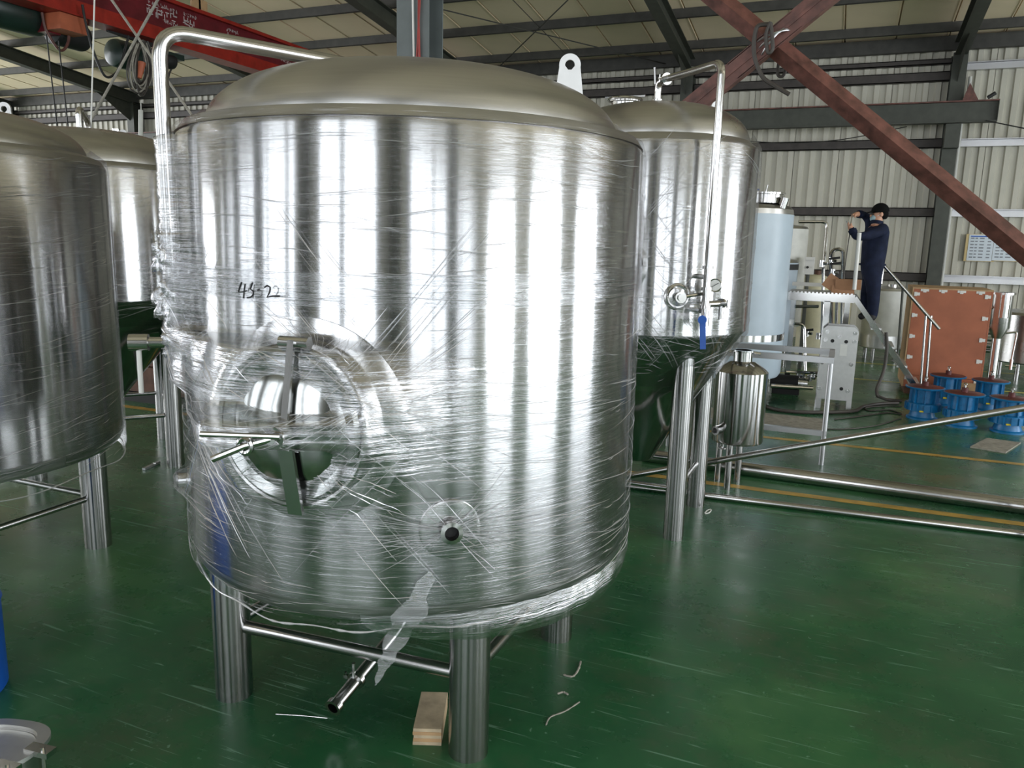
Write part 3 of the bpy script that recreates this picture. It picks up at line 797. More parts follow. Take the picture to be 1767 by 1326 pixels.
# handwriting 45-2 in black marker
def stroke(m, pix, r=0.0028):
    pts = []
    for (px, py) in pix:
        th, z = ang_of(px, py, TR+0.012); pts.append(film.pt(th, z, 0.004))
    m.tube(pts, r, 5)
m = MB()
stroke(m, [(419, 487), (416, 495), (413, 504), (420, 504), (427, 502)]); stroke(m, [(425, 490), (423, 502), (422, 515)])
stroke(m, [(437, 490), (434, 499), (439, 503), (439, 508), (434, 513), (428, 514)]); stroke(m, [(436, 491), (438, 488)])
stroke(m, [(446, 501), (449, 500)])
stroke(m, [(458, 496), (463, 493), (468, 496), (467, 504), (462, 513), (472, 511), (484, 511)])
m.build('marker_writing', 'ink', tank, local=True)

# ------------------------------------------------------------------ second tank of the same kind, at the left
SX, SY = -4.80, 2.86
t2 = thing('storage_tank', 'dark reflecting film-wrapped steel tank cut by the left edge of the picture', 'tank', (SX, SY, 0), 'film-wrapped steel tanks')
MB().lathe([(TR*0.999, ZB), (TR, ZB+0.01), (TR, ZT-0.02), (TR-0.006, ZT)], n=128).build('shell', 'shell', t2, local=True)
MB().lathe([(TR-0.006, ZT), (TR-0.03, ZT+0.035), (0.845, ZT+0.06)], n=96).build('shoulder_ring', 'dome', t2, local=True)
MB().lathe(dome_prof(0.845, ZT+0.05, 0.235), n=128).build('dome', 'dome', t2, local=True)
MB().lathe(bottom_prof(TR, ZB, 0.16), n=96).build('base_dish', 'dome', t2, local=True)
legs_braces(t2, [(0.55, 0.52), (-0.55, 0.52), (-0.55, -0.52), (0.55, -0.52)], 0.079, 0.70, 0.33, 0.02)
lug_at(t2, 10, 214, 5.0, 1.05)
f2 = Film(TR, [(0.60, TR-0.02), (0.66, TR+0.008), (2.33, TR+0.008), (2.40, TR-0.005), (2.46, 0.858)], [], nth=300, nz=90, seed=8, amp=0.003)
f2.build(t2); f2.strands(t2, 420, 12, 0.66, 2.36, thc=-0.75, ths=1.3, slope=(0.02, 0.20))
m = MB(); m.tube([((f2.at(th, 0.62)+0.003)*math.cos(th), (f2.at(th, 0.62)+0.003)*math.sin(th), 0.612+0.015*math.sin(th*7)) for th in np.linspace(-PI, PI, 160)], 0.004, 5)
m.build('film_hem', 'strand', t2, local=True)
cap_ = gz(10, 855, 0.62)

# ------------------------------------------------------------------ conical fermenters
def fermenter(name, label, loc, R, zt, zb, ztip, legpts, vent_ang, seed, legr=0.07, dome_h=0.26, brz=0.35, manway=None, vent_r=0.0, rtip=0.09, group='film-wrapped steel tanks'):
    t = thing(name, label, 'tank', loc, group)
    MB().lathe([(R, zb), (R, zt-0.02), (R-0.006, zt)], n=96).build('shell', 'shell', t, local=True)
    MB().lathe([(R-0.006, zt), (R*0.90, zt+0.05)], n=96).build('shoulder_ring', 'dome', t, local=True)
    MB().lathe(dome_prof(R*0.90, zt+0.04, dome_h), n=96).build('dome', 'dome', t, local=True)
    MB().lathe([(0, ztip), (rtip, ztip+0.004), (rtip+0.02, ztip+0.02), (R-0.03, zb-0.035), (R, zb)], n=96).build('cone', 'cone', t, local=True)
    legs_braces(t, legpts, legr, zb-0.03, brz, 0.019)
    return t
T4X, T4Y = -1.275, 5.55
L4 = [(-0.91-T4X, 5.17-T4Y), (-1.64-T4X, 5.17-T4Y), (-1.66-T4X, 5.93-T4Y), (-0.89-T4X, 5.93-T4Y)]
t4 = fermenter('conical_tank', 'cone-bottomed film-wrapped steel tank with blue lever valve, behind the large foreground tank', (T4X, T4Y, 0), 0.70, 2.62, 1.42, 0.42, L4, 0, 5)
lug_at(t4, 1236, 206, 5.35, 0.95)
# lid fitting, round hatch and bent lid pipe
zt4 = 2.62+0.04+0.26
m = MB().lathe([(0.09, -0.04), (0.09, 0.03), (0.11, 0.035), (0.11, 0.055), (0.0, 0.065)], (-0.20, -0.10, zt4-0.02), 28); m.torus((-0.20, -0.10, zt4+0.03), (0, 0, 1), 0.112, 0.010, 28, 6)
m.bar((-0.34, -0.1, zt4+0.05), (-0.06, -0.1, zt4+0.05), 0.02, 0.012)
m.build('top_hatch', 'bright', t4, local=True)
PB = aD(1226, 400, 4.72); bx_, by_ = PB.x-T4X, PB.y-T4Y
zh4 = aD(1238, 118, 4.70).z; zl4 = aD(1208, 548, 4.75).z
zc4 = zt4+0.16
vp4 = MB().tube(bend([(0, 0, zt4-0.02), (0, 0, zc4), (bx_, by_, zh4), (bx_, by_, zl4)], 0.07), 0.0235, 14).build('vent_pipe', 'bright', t4, local=True)
m = MB(); clamp(m, (0, 0, zt4+0.03), (0, 0, 1), 0.026); m.cyl((0.0, 0, zt4+0.01), (0.20, -0.02, zt4+0.01), 0.011, n=8); m.build('clamp', 'bright', vp4, local=True); m = MB(); qd = Vector((bx_, by_, zh4-zc4)).normalized(); clamp(m, Vector((0, 0, zc4))+qd*0.12, qd, 0.026); m.bar((-0.02, 0.0, zc4-0.02), (-0.03, 0.0, zc4+0.09), 0.02, 0.012)
m.build('clamp', 'bright', vp4, local=True)
f4 = Film(0.70, [(1.02, 0.47), (1.40, 0.71), (2.55, 0.712), (2.63, 0.705), (2.72, 0.645)], [(1.5, 1.72, lambda z: [(bx_*0.93, by_*0.93), (bx_*0.9+0.03, by_*0.9)])], nth=300, nz=110, seed=9, amp=0.004)
f4.build(t4)
def ang4(px, py, R=0.70): return ang_of(px, py, R, T4X, T4Y)
a1_, z1_ = ang4(1168, 512)
a0_, z0_ = ang4(1104, 460)
f4.strands(t4, 520, 21, 1.15, 2.6, thc=-1.1, ths=1.5, slope=(-0.5, 0.5), clusters=[(a1_, z1_, 0.4, 0.25), (a0_, z0_, 0.35, 0.3)])
# door of the fermenter at its left side, port, gauge and valve cluster
def small_door(t, th, z, R, r):
    d = Vector((math.cos(th), math.sin(th), 0)); c = d*R+uz*z; tt = Vector((-d.y, d.x, 0))
    o = MB().ring(c-d*0.05, c+d*0.07, r, r*0.94, 40).build('manway', 'bright', t, local=True)
    MB().lathe([(r*0.94, 0.05), (r*0.92, 0.075), (r*0.7, 0.07), (0, 0.095)], c, 40, ax=d).build('manway_door', 'bright', o, local=True)
    MB().bar(c+uz*r*1.1+d*0.09, c-uz*r*1.1+d*0.09, 0.02, 0.04, d).tube([c+d*0.1, c+d*0.16, c+d*0.17-tt*0.12], 0.01, 8).build('clamp_arm', 'bright', o, local=True)
small_door(t4, a0_-0.22, z0_, 0.70, 0.20)
pd4 = Vector((math.cos(a1_), math.sin(a1_), 0)); c4 = pd4*0.70+uz*z1_
o = MB().lathe([(0.085, -0.01), (0.085, 0.012), (0.07, 0.02), (0, 0.02)], c4, 32, ax=pd4).build('port', 'bright', t4, local=True)
tt4 = Vector((-pd4.y, pd4.x, 0))
MB().torus(c4+pd4*0.02, pd4, 0.065, 0.008, 32, 6).cyl(c4, c4+pd4*0.10, 0.022, n=16).cyl(c4+pd4*0.07, c4+pd4*0.085, 0.035, n=18).cyl(c4+pd4*0.07, c4+pd4*0.07+tt4*0.17+uz*0.03, 0.011, n=8).build('sample_valve', 'bright', o, local=True)
B4 = Vector((bx_, by_, 0))
zt_ = aD(1214, 527, 4.72).z
arm = (Vector(tuple(aD(1258, 527, 4.9)))-Vector(tuple(aD(1212, 523, 4.72)))); arm.z = 0; an_ = arm.normalized()
m = MB().cyl(B4+uz*zt_, B4+uz*zt_+an_*0.165, 0.020, n=14); clamp(m, B4+uz*zt_+an_*0.165, an_, 0.022)
gb = m.build('gauge_arm', 'bright', t4, local=True)
MB().cyl(B4+uz*zt_+an_*0.165, B4+uz*(zt_-0.10)+an_*0.165, 0.018, n=12).build('down_stub', 'bright', gb, local=True)
gc = B4+uz*(zt_+0.115)+an_*0.085; gn = Vector((-an_.y, an_.x, 0)); gn = gn if gn.dot(Vector((-T4X, -T4Y, 0))) > 0 else -gn
gn = (Vector((0, 0, 2))-Vector((gc.x+T4X, gc.y+T4Y, gc.z))); gn.z = 0; gn.normalize()
m = MB().cyl(gc-gn*0.02, gc+gn*0.012, 0.040, n=28).torus(gc+gn*0.012, gn, 0.038, 0.005, 28, 6).cyl(gc-uz*0.04, gc-uz*0.115, 0.007, n=8)
pg = m.build('pressure_gauge', 'bright', gb, local=True)
# dial and needle lie on the gauge face
MB().cyl(gc+gn*0.012, gc+gn*0.015, 0.034, n=28).build('gauge_dial', 'dial', gb, local=True)
gs = Vector((-gn.y, gn.x, 0)); MB().bar(gc+gn*0.017-gs*0.02-uz*0.012, gc+gn*0.017+gs*0.02+uz*0.014, 0.003, 0.004, gn).build('gauge_needle', 'ink', gb, local=True)
for k in (0.30, 0.17, 0.06):
    m = MB(); clamp(m, B4+uz*(zl4+k), (0, 0, 1), 0.023); m.build('pipe_clamp', 'bright', t4, local=True)
inn4 = -B4.normalized(); m = MB()
m.cyl(B4+uz*(zl4+0.24), B4+uz*(zl4+0.24)+inn4*(B4.length-0.68), 0.016, n=10); m.build('valve_body', 'bright', t4, local=True); m = MB(); m.cyl(B4+uz*(zl4+0.03), B4+uz*(zl4+0.03)+inn4*(B4.length-0.68), 0.016, n=10); m.cyl(B4+uz*zl4, B4+uz*(zl4-0.06), 0.028, n=16)
m.build('valve_body', 'bright', t4, local=True)
hv = Vector(tuple(aD(1212, 552, 4.66)))-Vector((T4X, T4Y, 0)); he = Vector(tuple(aD(1213, 603, 4.66)))-Vector((T4X, T4Y, 0))
bl = MB().bar(hv+uz*0.02, he, 0.034, 0.012, gn); bl.cyl(hv-gn*0.01, hv+gn*0.02, 0.026, n=18)
bl.build('valve_lever', 'blue', t4, local=True)

t3 = fermenter('conical_tank', 'cone-bottomed steel tank standing behind the left tank, only its upper right side showing', (-5.91, 4.86, 0), 0.90, 2.46, 1.45, 0.45,
               [(-5.18+5.91, 4.93-4.86), (-5.99+5.91, 5.59-4.86), (-6.64+5.91, 4.79-4.86), (-5.83+5.91, 4.13-4.86)], 0, 6, dome_h=0.30, brz=0.45, legr=0.072)
lug_at(t3, 214, 248, 6.6, 0.9)
pz3 = aD(141, 190, 6.4)
x3, y3 = aD(141, 260, 6.3).x+5.91, aD(141, 260, 6.3).y-4.86
MB().tube(bend([(0.05, 0.0, 2.76), (0.05, 0, 2.86), (x3, y3, pz3.z), (x3, y3, 1.9)], 0.06), 0.024, 12).build('vent_pipe', 'bright', t3, local=True)
m = MB(); clamp(m, (0.05, 0, 2.80), (0, 0, 1), 0.03); pf = aD(202, 246, 6.6)-WL[t3.name]; MB().cyl(pf-uz*0.1, pf+uz*0.11, 0.03, n=14).build('top_stub', 'bright', t3, local=True); m.build('top_fitting', 'bright', t3, local=True)
f3 = Film(0.90, [(1.2, 0.72), (1.44, 0.91), (2.40, 0.91), (2.48, 0.90), (2.55, 0.83)], [], nth=240, nz=80, seed=10, amp=0.004)
f3.build(t3); f3.strands(t3, 220, 31, 1.3, 2.45, thc=-0.5, ths=1.0, slope=(-0.1, 0.5))
# ------------------------------------------------------------------ small canister on tube legs
CX, CY = -0.69, 6.62
cn = thing('canister', 'small bright steel canister with open neck standing on tube legs', 'canister', (CX, CY, 0))
MB().lathe([(0.0, 0.37), (0.16, 0.37), (0.205, 0.385), (0.21, 0.40), (0.21, 0.975), (0.19, 0.995), (0.10, 1.055), (0.075, 1.06)], n=56).build('body', 'shell', cn, local=True)
nk = MB().lathe([(0.075, 1.055), (0.075, 1.135), (0.09, 1.14), (0.09, 1.15), (0.066, 1.15), (0.066, 1.08)], n=32).build('neck', 'bright', cn, local=True)
MB().cyl((0.085, 0, 1.13), (0.135, 0.01, 1.125), 0.012, n=8).cyl((-0.085, 0, 1.13), (-0.12, -0.01, 1.13), 0.010, n=8).build('neck_clip', 'bright', nk, local=True)
for (a, b) in ((-0.03, -0.17), (0.02, 0.09), (-0.14, 0.05)): MB().cyl((a, b, 0), (a, b, 0.39), 0.028, n=16).build('leg', 'leg', cn, local=True)
MB().ring((-0.115, -0.16, 0.50), (-0.15, -0.23, 0.50), 0.038, 0.022, 20).build('side_nozzle', 'bright', cn, local=True)
MB().cyl((-0.10, -0.1, 0.37), (-0.10, -0.1, 0.33), 0.012, n=10).cyl((-0.10, -0.1, 0.335), (-0.10, -0.1, 0.325), 0.035, n=16).build('drain', 'bright', cn, local=True)

# ------------------------------------------------------------------ loose pipes on the floor
def floor_pipe(name, label, p, q, r):
    o = MB().ring(p, q, r, r*0.88, 28).build(name, 'pipe'); return tag(o, label, 'pipe')
floor_pipe('steel_pipe', 'thick steel pipe lying on the floor between the yellow lines', (-1.55, 6.96, 0.060), (2.1, 6.86, 0.060), 0.060)
floor_pipe('steel_pipe', 'thin steel pipe lying on the floor in front of the yellow line', (-1.6, 6.07, 0.026), (1.8, 6.31, 0.026), 0.026)
a = gz(1083, 822, 0.03); b = aD(1767, 704, 5.4); dlt = b-a
o = MB().cyl(a, a+dlt*1.12, 0.0255, n=18).build('steel_pipe', 'pipe'); tag(o, 'long thin steel tube sloping up to the right edge of the picture', 'pipe')
e_ = a+dlt*1.10
st = thing('pipe_trestle', 'steel trestle holding up the sloping tube beyond the right edge', 'trestle', (e_.x, e_.y, 0))
MB().bar((-0.12, 0, e_.z-0.085), (0.12, 0, e_.z-0.085), 0.05, 0.04).build('top_bar', 'frame', st, local=True)
for s_ in (-1, 1):
    MB().bar((0.1*s_, 0, e_.z-0.09), (0.1*s_, -0.25, 0), 0.03, 0.03).build('leg', 'frame', st, local=True); MB().bar((0.1*s_, 0, e_.z-0.09), (0.1*s_, 0.25, 0), 0.03, 0.03).build('leg', 'frame', st, local=True)

# ------------------------------------------------------------------ steel work frame
BX, BY = 0.0, 7.62
wf = thing('work_table', 'low open steel table frame with a lower shelf, right of the small canister', 'table', (BX, BY, 0))
zt5 = 0.985
for (x, y) in ((-0.02, 0.0), (-1.45, 0.0), (-0.02, 0.62), (-1.45, 0.62)): MB().cyl((x, y, 0), (x, y, zt5), 0.024, n=14).build('leg', 'zinc', wf, local=True)
for (p, q) in (((-1.47, 0, zt5), (0.0, 0, zt5)), ((-1.47, 0.62, zt5), (0, 0.62, zt5)), ((-0.02, 0, zt5), (-0.02, 0.62, zt5)), ((-1.45, 0, zt5), (-1.45, 0.62, zt5))): MB().bar(p, q, 0.05, 0.055).build('top_rail', 'zinc', wf, local=True)
MB().box((-1.43, 0.01, 0.30), (-0.04, 0.60, 0.315)).build('shelf_board', 'greyboard', wf, local=True, smooth=False)
MB().bar((-1.45, 0, 0.30), (0, 0, 0.30), 0.04, 0.05).build('shelf_rail', 'zinc', wf, local=True)

# ------------------------------------------------------------------ blue-filmed brewhouse tank and its neighbours
bt = thing('brewhouse_tank', 'wide upright tank covered in pale blue protective film with a round lid', 'tank', (-1.24, 10.35, 0))
R5 = 0.63; z5 = 0.42; z6 = 2.40
MB().lathe([(R5-0.03, z5-0.05), (R5, z5), (R5, z5+0.42)], n=64).build('lower_jacket', 'bluefilm', bt, local=True)
MB().lathe([(R5+0.004, z5+0.42), (R5+0.006, z5+0.50)], n=64).build('steel_band', 'bright', bt, local=True)
MB().lathe([(R5, z5+0.50), (R5+0.002, z6-0.03)], n=64).build('upper_jacket', 'bluefilm', bt, local=True)
MB().lathe([(R5, z6-0.03), (R5-0.01, z6+0.03), (R5-0.05, z6+0.07), (0.3, z6+0.12), (0, z6+0.13)], n=64).build('top_rim', 'dome', bt, local=True)
MB().lathe([(0, z5-0.10), (0.4, z5-0.09), (R5-0.03, z5-0.05)], n=48).build('underside', 'dome', bt, local=True)
hd = MB().lathe([(0.25, z6+0.10), (0.25, z6+0.20), (0.265, z6+0.205), (0.265, z6+0.225), (0, z6+0.24)], (0.26, -0.15, 0), 36).build('hatch', 'bright', bt, local=True)
MB().tube(bend([(-0.02, -0.15, z6+0.1), (-0.1, -0.15, z6+0.3), (0.0, -0.2, z6+0.42), (0.0, -0.2, z6+0.1)], 0.05), 0.012, 8).build('hatch_hinge', 'bright', hd, local=True)
MB().cyl((0.50, -0.3, z6+0.04), (0.53, -0.3, z6+0.16), 0.05, n=14).build('top_fitting', 'bright', bt, local=True); MB().cyl((0.3, -0.3, z6+0.2), (0.32, -0.3, z6+0.31), 0.012, n=8).build('hatch_latch', 'bright', bt, local=True)
MB().bar((-0.05, -0.2, z6+0.27), (0.22, -0.22, z6+0.26), 0.03, 0.015).build('blue_handle', 'blue', bt, local=True)
for k in range(4):
    a = PI/4+k*PI/2; MB().cyl((0.48*math.cos(a), 0.48*math.sin(a), 0), (0.48*math.cos(a), 0.48*math.sin(a), z5-0.03), 0.04, n=14).build('leg', 'leg', bt, local=True)
def simple_tank(name, label, px, depth, R, yt, yb, mat, band=None, legs=True, mat2='dome', group=None, toph=0.08):
    c = aD(px, 430, depth); zt = aD(px, yt, depth).z; zb_ = aD(px, yb, depth).z; zb_ = max(zb_, 0.12)
    t = thing(name, label, 'tank', (c.x, c.y, 0), group)
    MB().lathe([(R-0.02, zb_-0.02), (R, zb_), (R, zt)], n=48).build('jacket', mat, t, local=True)
    MB().lathe([(R, zt), (R-0.03, zt+toph*0.5), (R*0.4, zt+toph), (0, zt+toph)], n=48).build('lid', mat2, t, local=True)
    MB().lathe([(0, zb_-0.06), (R-0.02, zb_-0.02)], n=32).build('underside', 'dome', t, local=True)
    if legs:
        for k in range(4):
            a = PI/4+k*PI/2+0.3; MB().cyl((R*0.75*math.cos(a), R*0.75*math.sin(a), 0), (R*0.75*math.cos(a), R*0.75*math.sin(a), zb_-0.01), 0.035, n=12).build('leg', 'leg', t, local=True)
    if band: MB().lathe([(R+0.004, zt-0.10), (R+0.004, zt-0.02)], n=48).build('dark_band', 'black', t, local=True)
    return t, c, zt, zb_
simple_tank('brewhouse_tank', 'narrow blue-filmed tank with a black band, just behind the wide blue tank', 1322, 11.3, 0.46, 452, 598, 'bluefilm', True)
simple_tank('brewhouse_tank', 'tall off-white tank seen above the narrow blue-filmed tank', 1334, 13.2, 0.54, 395, 560, 'offwhite')
tt_, c_, zt_5, _ = simple_tank('plastic_tank', 'cream cylindrical tank under the platform, left of the tall pipes', 1412, 13.6, 0.24, 482, 622, 'cream', mat2='cream')
MB().cyl((0.03, -0.05, zt_5+0.05), (0.03, -0.05, zt_5+0.15), 0.05, n=12).build('cap', 'brownbox', tt_, local=True)
simple_tank('plastic_tank', 'cream cylindrical tank behind the platform stair top', 1448, 14.1, 0.30, 500, 615, 'cream', mat2='cream')
wt, wc, wz, wzb = simple_tank('white_tank', 'off-white tank on a steel base behind the worker, left of the red crate', 1538, 13.9, 0.36, 502, 602, 'offwhite', mat2='plate')
MB().lathe([(0.365, wzb), (0.365, wzb+0.22)], n=40).build('steel_skirt', 'plate', wt, local=True)
MB().tube(bend([(-0.1, 0, wz+0.05), (-0.1, 0, wz+0.68), (-0.35, 0, wz+0.68)], 0.06), 0.018, 8).cyl((0.08, -0.1, wz+0.05), (0.08, -0.1, wz+0.11), 0.09, n=14).build('top_pipe', 'bright', wt, local=True)
rt_, rc, rz_, rzb = simple_tank('steel_tank', 'olive-reflecting steel tank cut by the right edge of the picture', 1800, 12.2, 0.50, 545, 628, 'dome')
m = MB().tube([(-0.42, -0.1, rz_-0.05), (-0.46, -0.12, rz_+0.12), (-0.50, -0.12, rz_+0.26)], 0.02, 8).tube([(-0.46, -0.12, rz_+0.12), (-0.38, -0.12, rz_+0.26)], 0.02, 8); m.build('sampling_cock', 'bright', rt_, local=True)

# pipe rack of the brewhouse
pr_ = thing('pipe_manifold', 'tall polished pipework with loop and dark valve handles behind the platform', 'pipework', tuple(gz(1430, 690)))
def P3(px, py, D): return tuple(aD(px, py, D))
for pts, r in (([P3(1378, 383, 11.2), P3(1428, 383, 11.2), P3(1421, 462, 11.2), P3(1418, 600, 11.2)], 0.022),
               ([P3(1434, 640, 11), P3(1434, 432, 11), P3(1455, 429, 11), P3(1452, 640, 11)], 0.026),
               ([P3(1414, 455, 11), P3(1452, 456, 11)], 0.014), ([P3(1444, 520, 11), P3(1440, 640, 11)], 0.02),
               ([P3(1374, 517, 10.6), P3(1440, 519, 10.6), P3(1450, 507, 10.6)], 0.018), ([P3(1372, 529, 10.4), P3(1412, 529, 10.4)], 0.022), ([P3(1370, 559, 10.6), P3(1388, 560, 10.6), P3(1390, 640, 10.6)], 0.02),
               ([P3(1356, 642, 10.2), P3(1416, 644, 10.2)], 0.02), ([P3(1330, 666, 9.9), P3(1402, 670, 9.9)], 0.026)):
    MB().tube(bend(pts, 0.09), r, 10).build('pipe', 'bright', pr_)
rng = random.Random(3)
for (px, py) in ((1434, 450), (1437, 470), (1444, 508), (1386, 655), (1397, 652), (1404, 648), (1378, 648), (1418, 455), (1425, 520), (1392, 575), (1412, 580)):
    c = Vector(P3(px, py, 10.7)); m = MB().cyl(c-Vector((0, 0, 0.045)), c+Vector((0, 0, 0.045)), 0.032, n=12).cyl(c, c+Vector((0.07, -0.03, 0)), 0.02, n=10); m.build('valve', 'bright', pr_)
for (px, py) in ((1440, 446), (1442, 455), (1408, 512), (1394, 570), (1438, 515)):
    c = Vector(P3(px, py, 10.6)); MB().bar(c-Vector((0.07, 0, 0.01)), c+Vector((0.07, 0, 0.012)), 0.03, 0.03).build('valve_handle', 'black', pr_)
pm = thing('transfer_pump', 'small dark pump motor under the wide blue-filmed tank', 'pump', tuple(gz(1365, 680)))
c = gz(1365, 680)+uz*0.16
MB().cyl(c-Vector((0.28, 0, 0)), c+Vector((0.08, 0, 0)), 0.10, n=20).build('motor_body', 'black', pm); MB().cyl(c+Vector((0.08, 0, 0)), c+Vector((0.2, 0, 0)), 0.08, n=20).cyl(c+Vector((0.14, 0, 0)), c+Vector((0.14, 0, 0.16)), 0.02, n=10).build('pump_head', 'bright', pm)
MB().box(c-Vector((0.25, 0.08, 0.16)), c+Vector((0.1, 0.08, -0.09))).build('foot', 'black', pm)
cb = thing('control_box', 'small white control box hung behind the tanks above the platform', 'box', tuple(aD(1395, 475, 12.6)))
a = aD(1389, 449, 12.6); b = aD(1400, 474, 12.6)
MB().box((a.x, a.y, b.z), (b.x+0.03, a.y+0.12, a.z)).build('housing', 'white', cb); MB().box((a.x, a.y-0.02, a.z), (b.x+0.03, a.y+0.14, a.z+0.05)).build('hood', 'white', cb); MB().cyl((a.x+0.05, a.y-0.03, (a.z+b.z)/2), (a.x+0.05, a.y, (a.z+b.z)/2), 0.02, n=10).build('knob', 'black', cb)
MB().cyl((a.x+0.06, a.y+0.08, 0), (a.x+0.06, a.y+0.08, b.z), 0.03, n=10).build('post', 'frame', cb)

# ------------------------------------------------------------------ platform and stair
PY0, PY1 = 10.62, 11.5
pl = thing('work_platform', 'raised steel brewhouse platform with rails and a sloping stair', 'platform', (-0.2, 11.0, 0))
zp = 1.42
pxl = -0.62; pxr = 0.17
MB().box((pxl, PY0, zp-0.10), (pxr, PY0+0.04, zp)).build('edge_beam', 'bright', pl, smooth=False); MB().box((pxl, PY1-0.04, zp-0.10), (pxr, PY1, zp)).build('edge_beam', 'bright', pl, smooth=False)
MB().box((pxl, PY0+0.04, zp-0.02), (pxr, PY1-0.04, zp)).build('deck', 'plate', pl, smooth=False)
m = MB()
for k in range(17): m.box((pxl+0.02+k*0.045, PY0+0.005, zp), (pxl+0.045+k*0.045, PY0+0.03, zp+0.015))
m.build('tread_bumps', 'bright', pl, smooth=False, stuff=True)
MB().bar((pxl, PY1-0.03, zp+0.07), (pxr-0.3, PY1-0.03, zp+0.07), 0.03, 0.05).build('kick_rail', 'white', pl)
for (x, y) in ((-0.14, PY0+0.03), (0.10, PY1-0.03), (-0.58, PY1-0.03)): MB().box((x-0.035, y-0.03, 0), (x+0.035, y+0.03, zp-0.09)).build('leg', 'bright', pl, smooth=False)
S0 = Vector((0.17, 0, zp-0.04)); S1 = Vector((1.16, 0, 0.06))
for y in (PY0+0.12, PY1-0.05): MB().bar((S0.x, y, S0.z), (S1.x, y, S1.z), 0.03, 0.06).build('stringer', 'bright', pl)
tf = (S0.z-(aD(1503, 557, 10.25).z-0.035))/(S0.z-S1.z)
for k in range(0, 4):
    t = tf+k*0.17; c = S0*(1-t)+S1*t; MB().box((c.x-0.06, PY0+0.14, c.z-0.012), (c.x+0.06, PY1-0.07, c.z+0.015)).build('tread', 'plate', pl, smooth=False)
def railp(px, py, Y): return aY(px, py, Y)
rY = PY1-0.03
MB().cyl(railp(1520, 452, rY), railp(1621, 568, rY), 0.022, n=12).build('handrail', 'pipe', pl)
MB().cyl(railp(1558, 495, rY), railp(1549, 612, rY), 0.015, n=10).build('rail_post', 'frame', pl)
for dx in (0, 9): MB().cyl(railp(1598+dx, 545, rY), railp(1589+dx, 662, rY), 0.016, n=10).build('rail_post', 'pipe', pl)
MB().cyl(aY(1483, 402, PY0+0.1), aY(1474, 500, PY0+0.1), 0.024, n=12).build('rail_post', 'white', pl)
cbx = thing('cardboard_box', 'open brown cardboard box lying on the platform', 'box', (0, 11.2, zp))
ca = aY(1432, 499, PY0+0.25); cb_ = aY(1478, 480, PY0+0.25)
MB().box((ca.x+0.02, PY0+0.2, zp+0.001), (min(cb_.x, 0.16), PY0+0.55, zp+0.10)).build('carton', 'card', cbx)
MB().bar((ca.x+0.06, PY0+0.19, zp+0.12), (min(cb_.x+0.06, 0.3), PY0+0.15, zp+0.12), 0.02, 0.13, (0, -0.3, 1)).build('flap', 'card', cbx)
MB().bar((ca.x+0.02, PY0+0.22, zp+0.02), (ca.x+0.12, PY0+0.20, zp+0.17), 0.30, 0.01, (0, 1, 0)).build('flap', 'card', cbx)

# ------------------------------------------------------------------ plate heat exchanger
hxo = thing('heat_exchanger', 'upright pale steel plate heat exchanger with bolted front plate on short feet', 'machine', (0.06, 11.0, 0))
hA = gz(1411, 690); hx0, hx1, hy = -0.15, 0.26, 10.42
hx0 = aY(1411, 660, hy).x; hx1 = aY(1473, 660, hy).x; hzt = aY(1445, 563, hy).z; hzb = 0.12
poly = [(hx0, hzb), (hx1, hzb), (hx1, hzt-0.05), (hx1-0.05, hzt), (hx0+0.05, hzt), (hx0, hzt-0.05)]
MB().prism([(p[0], p[1]) for p in poly], (0, hy, 0), (1, 0, 0), (0, 0, 1), 0.03).build('front_plate', 'plate', hxo, smooth=False)
MB().prism([(p[0], p[1]) for p in poly], (0, hy+0.32, 0), (1, 0, 0), (0, 0, 1), 0.03).build('back_plate', 'plate', hxo, smooth=False)
MB().box((hx0+0.05, hy+0.015, hzb+0.05), (hx1-0.05, hy+0.30, hzt-0.07)).build('plate_pack', 'zinc', hxo, smooth=False)
for (u_, v_) in ((0.13, 0.92), (0.90, 0.92), (0.1, 0.81), (0.9, 0.81), (0.48, 0.86), (0.07, 0.50), (0.88, 0.50), (0.06, 0.14), (0.86, 0.14)):
    x = hx0+(hx1-hx0)*u_; z = hzb+(hzt-hzb)*v_; MB().cyl((x, hy-0.03, z), (x, hy-0.015, z), 0.026, n=6).cyl((x, hy-0.06, z), (x, hy+0.3, z), 0.011, n=8).build('bolt', 'bright', hxo)
for (u_, v_) in ((0.3, 0.80), (0.68, 0.80), (0.68, 0.16), (0.3, 0.16)):
    x = hx0+(hx1-hx0)*u_; z = hzb+(hzt-hzb)*v_; MB().cyl((x, hy-0.022, z), (x, hy-0.01, z), 0.022, n=16).build('port_hole', 'black', hxo)
x = hx0+(hx1-hx0)*0.55; MB().box((x, hy-0.02, hzb+0.36*2), (x+0.10, hy-0.014, hzb+0.36*2)).build('name_plate', 'dial', hxo) if False else None
MB().box((hx0+0.22, hy-0.019, hzt-0.36), (hx0+0.30, hy-0.014, hzt-0.22)).build('name_plate', 'dial', hxo, smooth=False)
for x in (hx0+0.03, hx1-0.03): MB().box((x-0.03, hy-0.02, 0), (x+0.03, hy+0.34, hzb+0.01)).build('foot', 'plate', hxo, smooth=False)

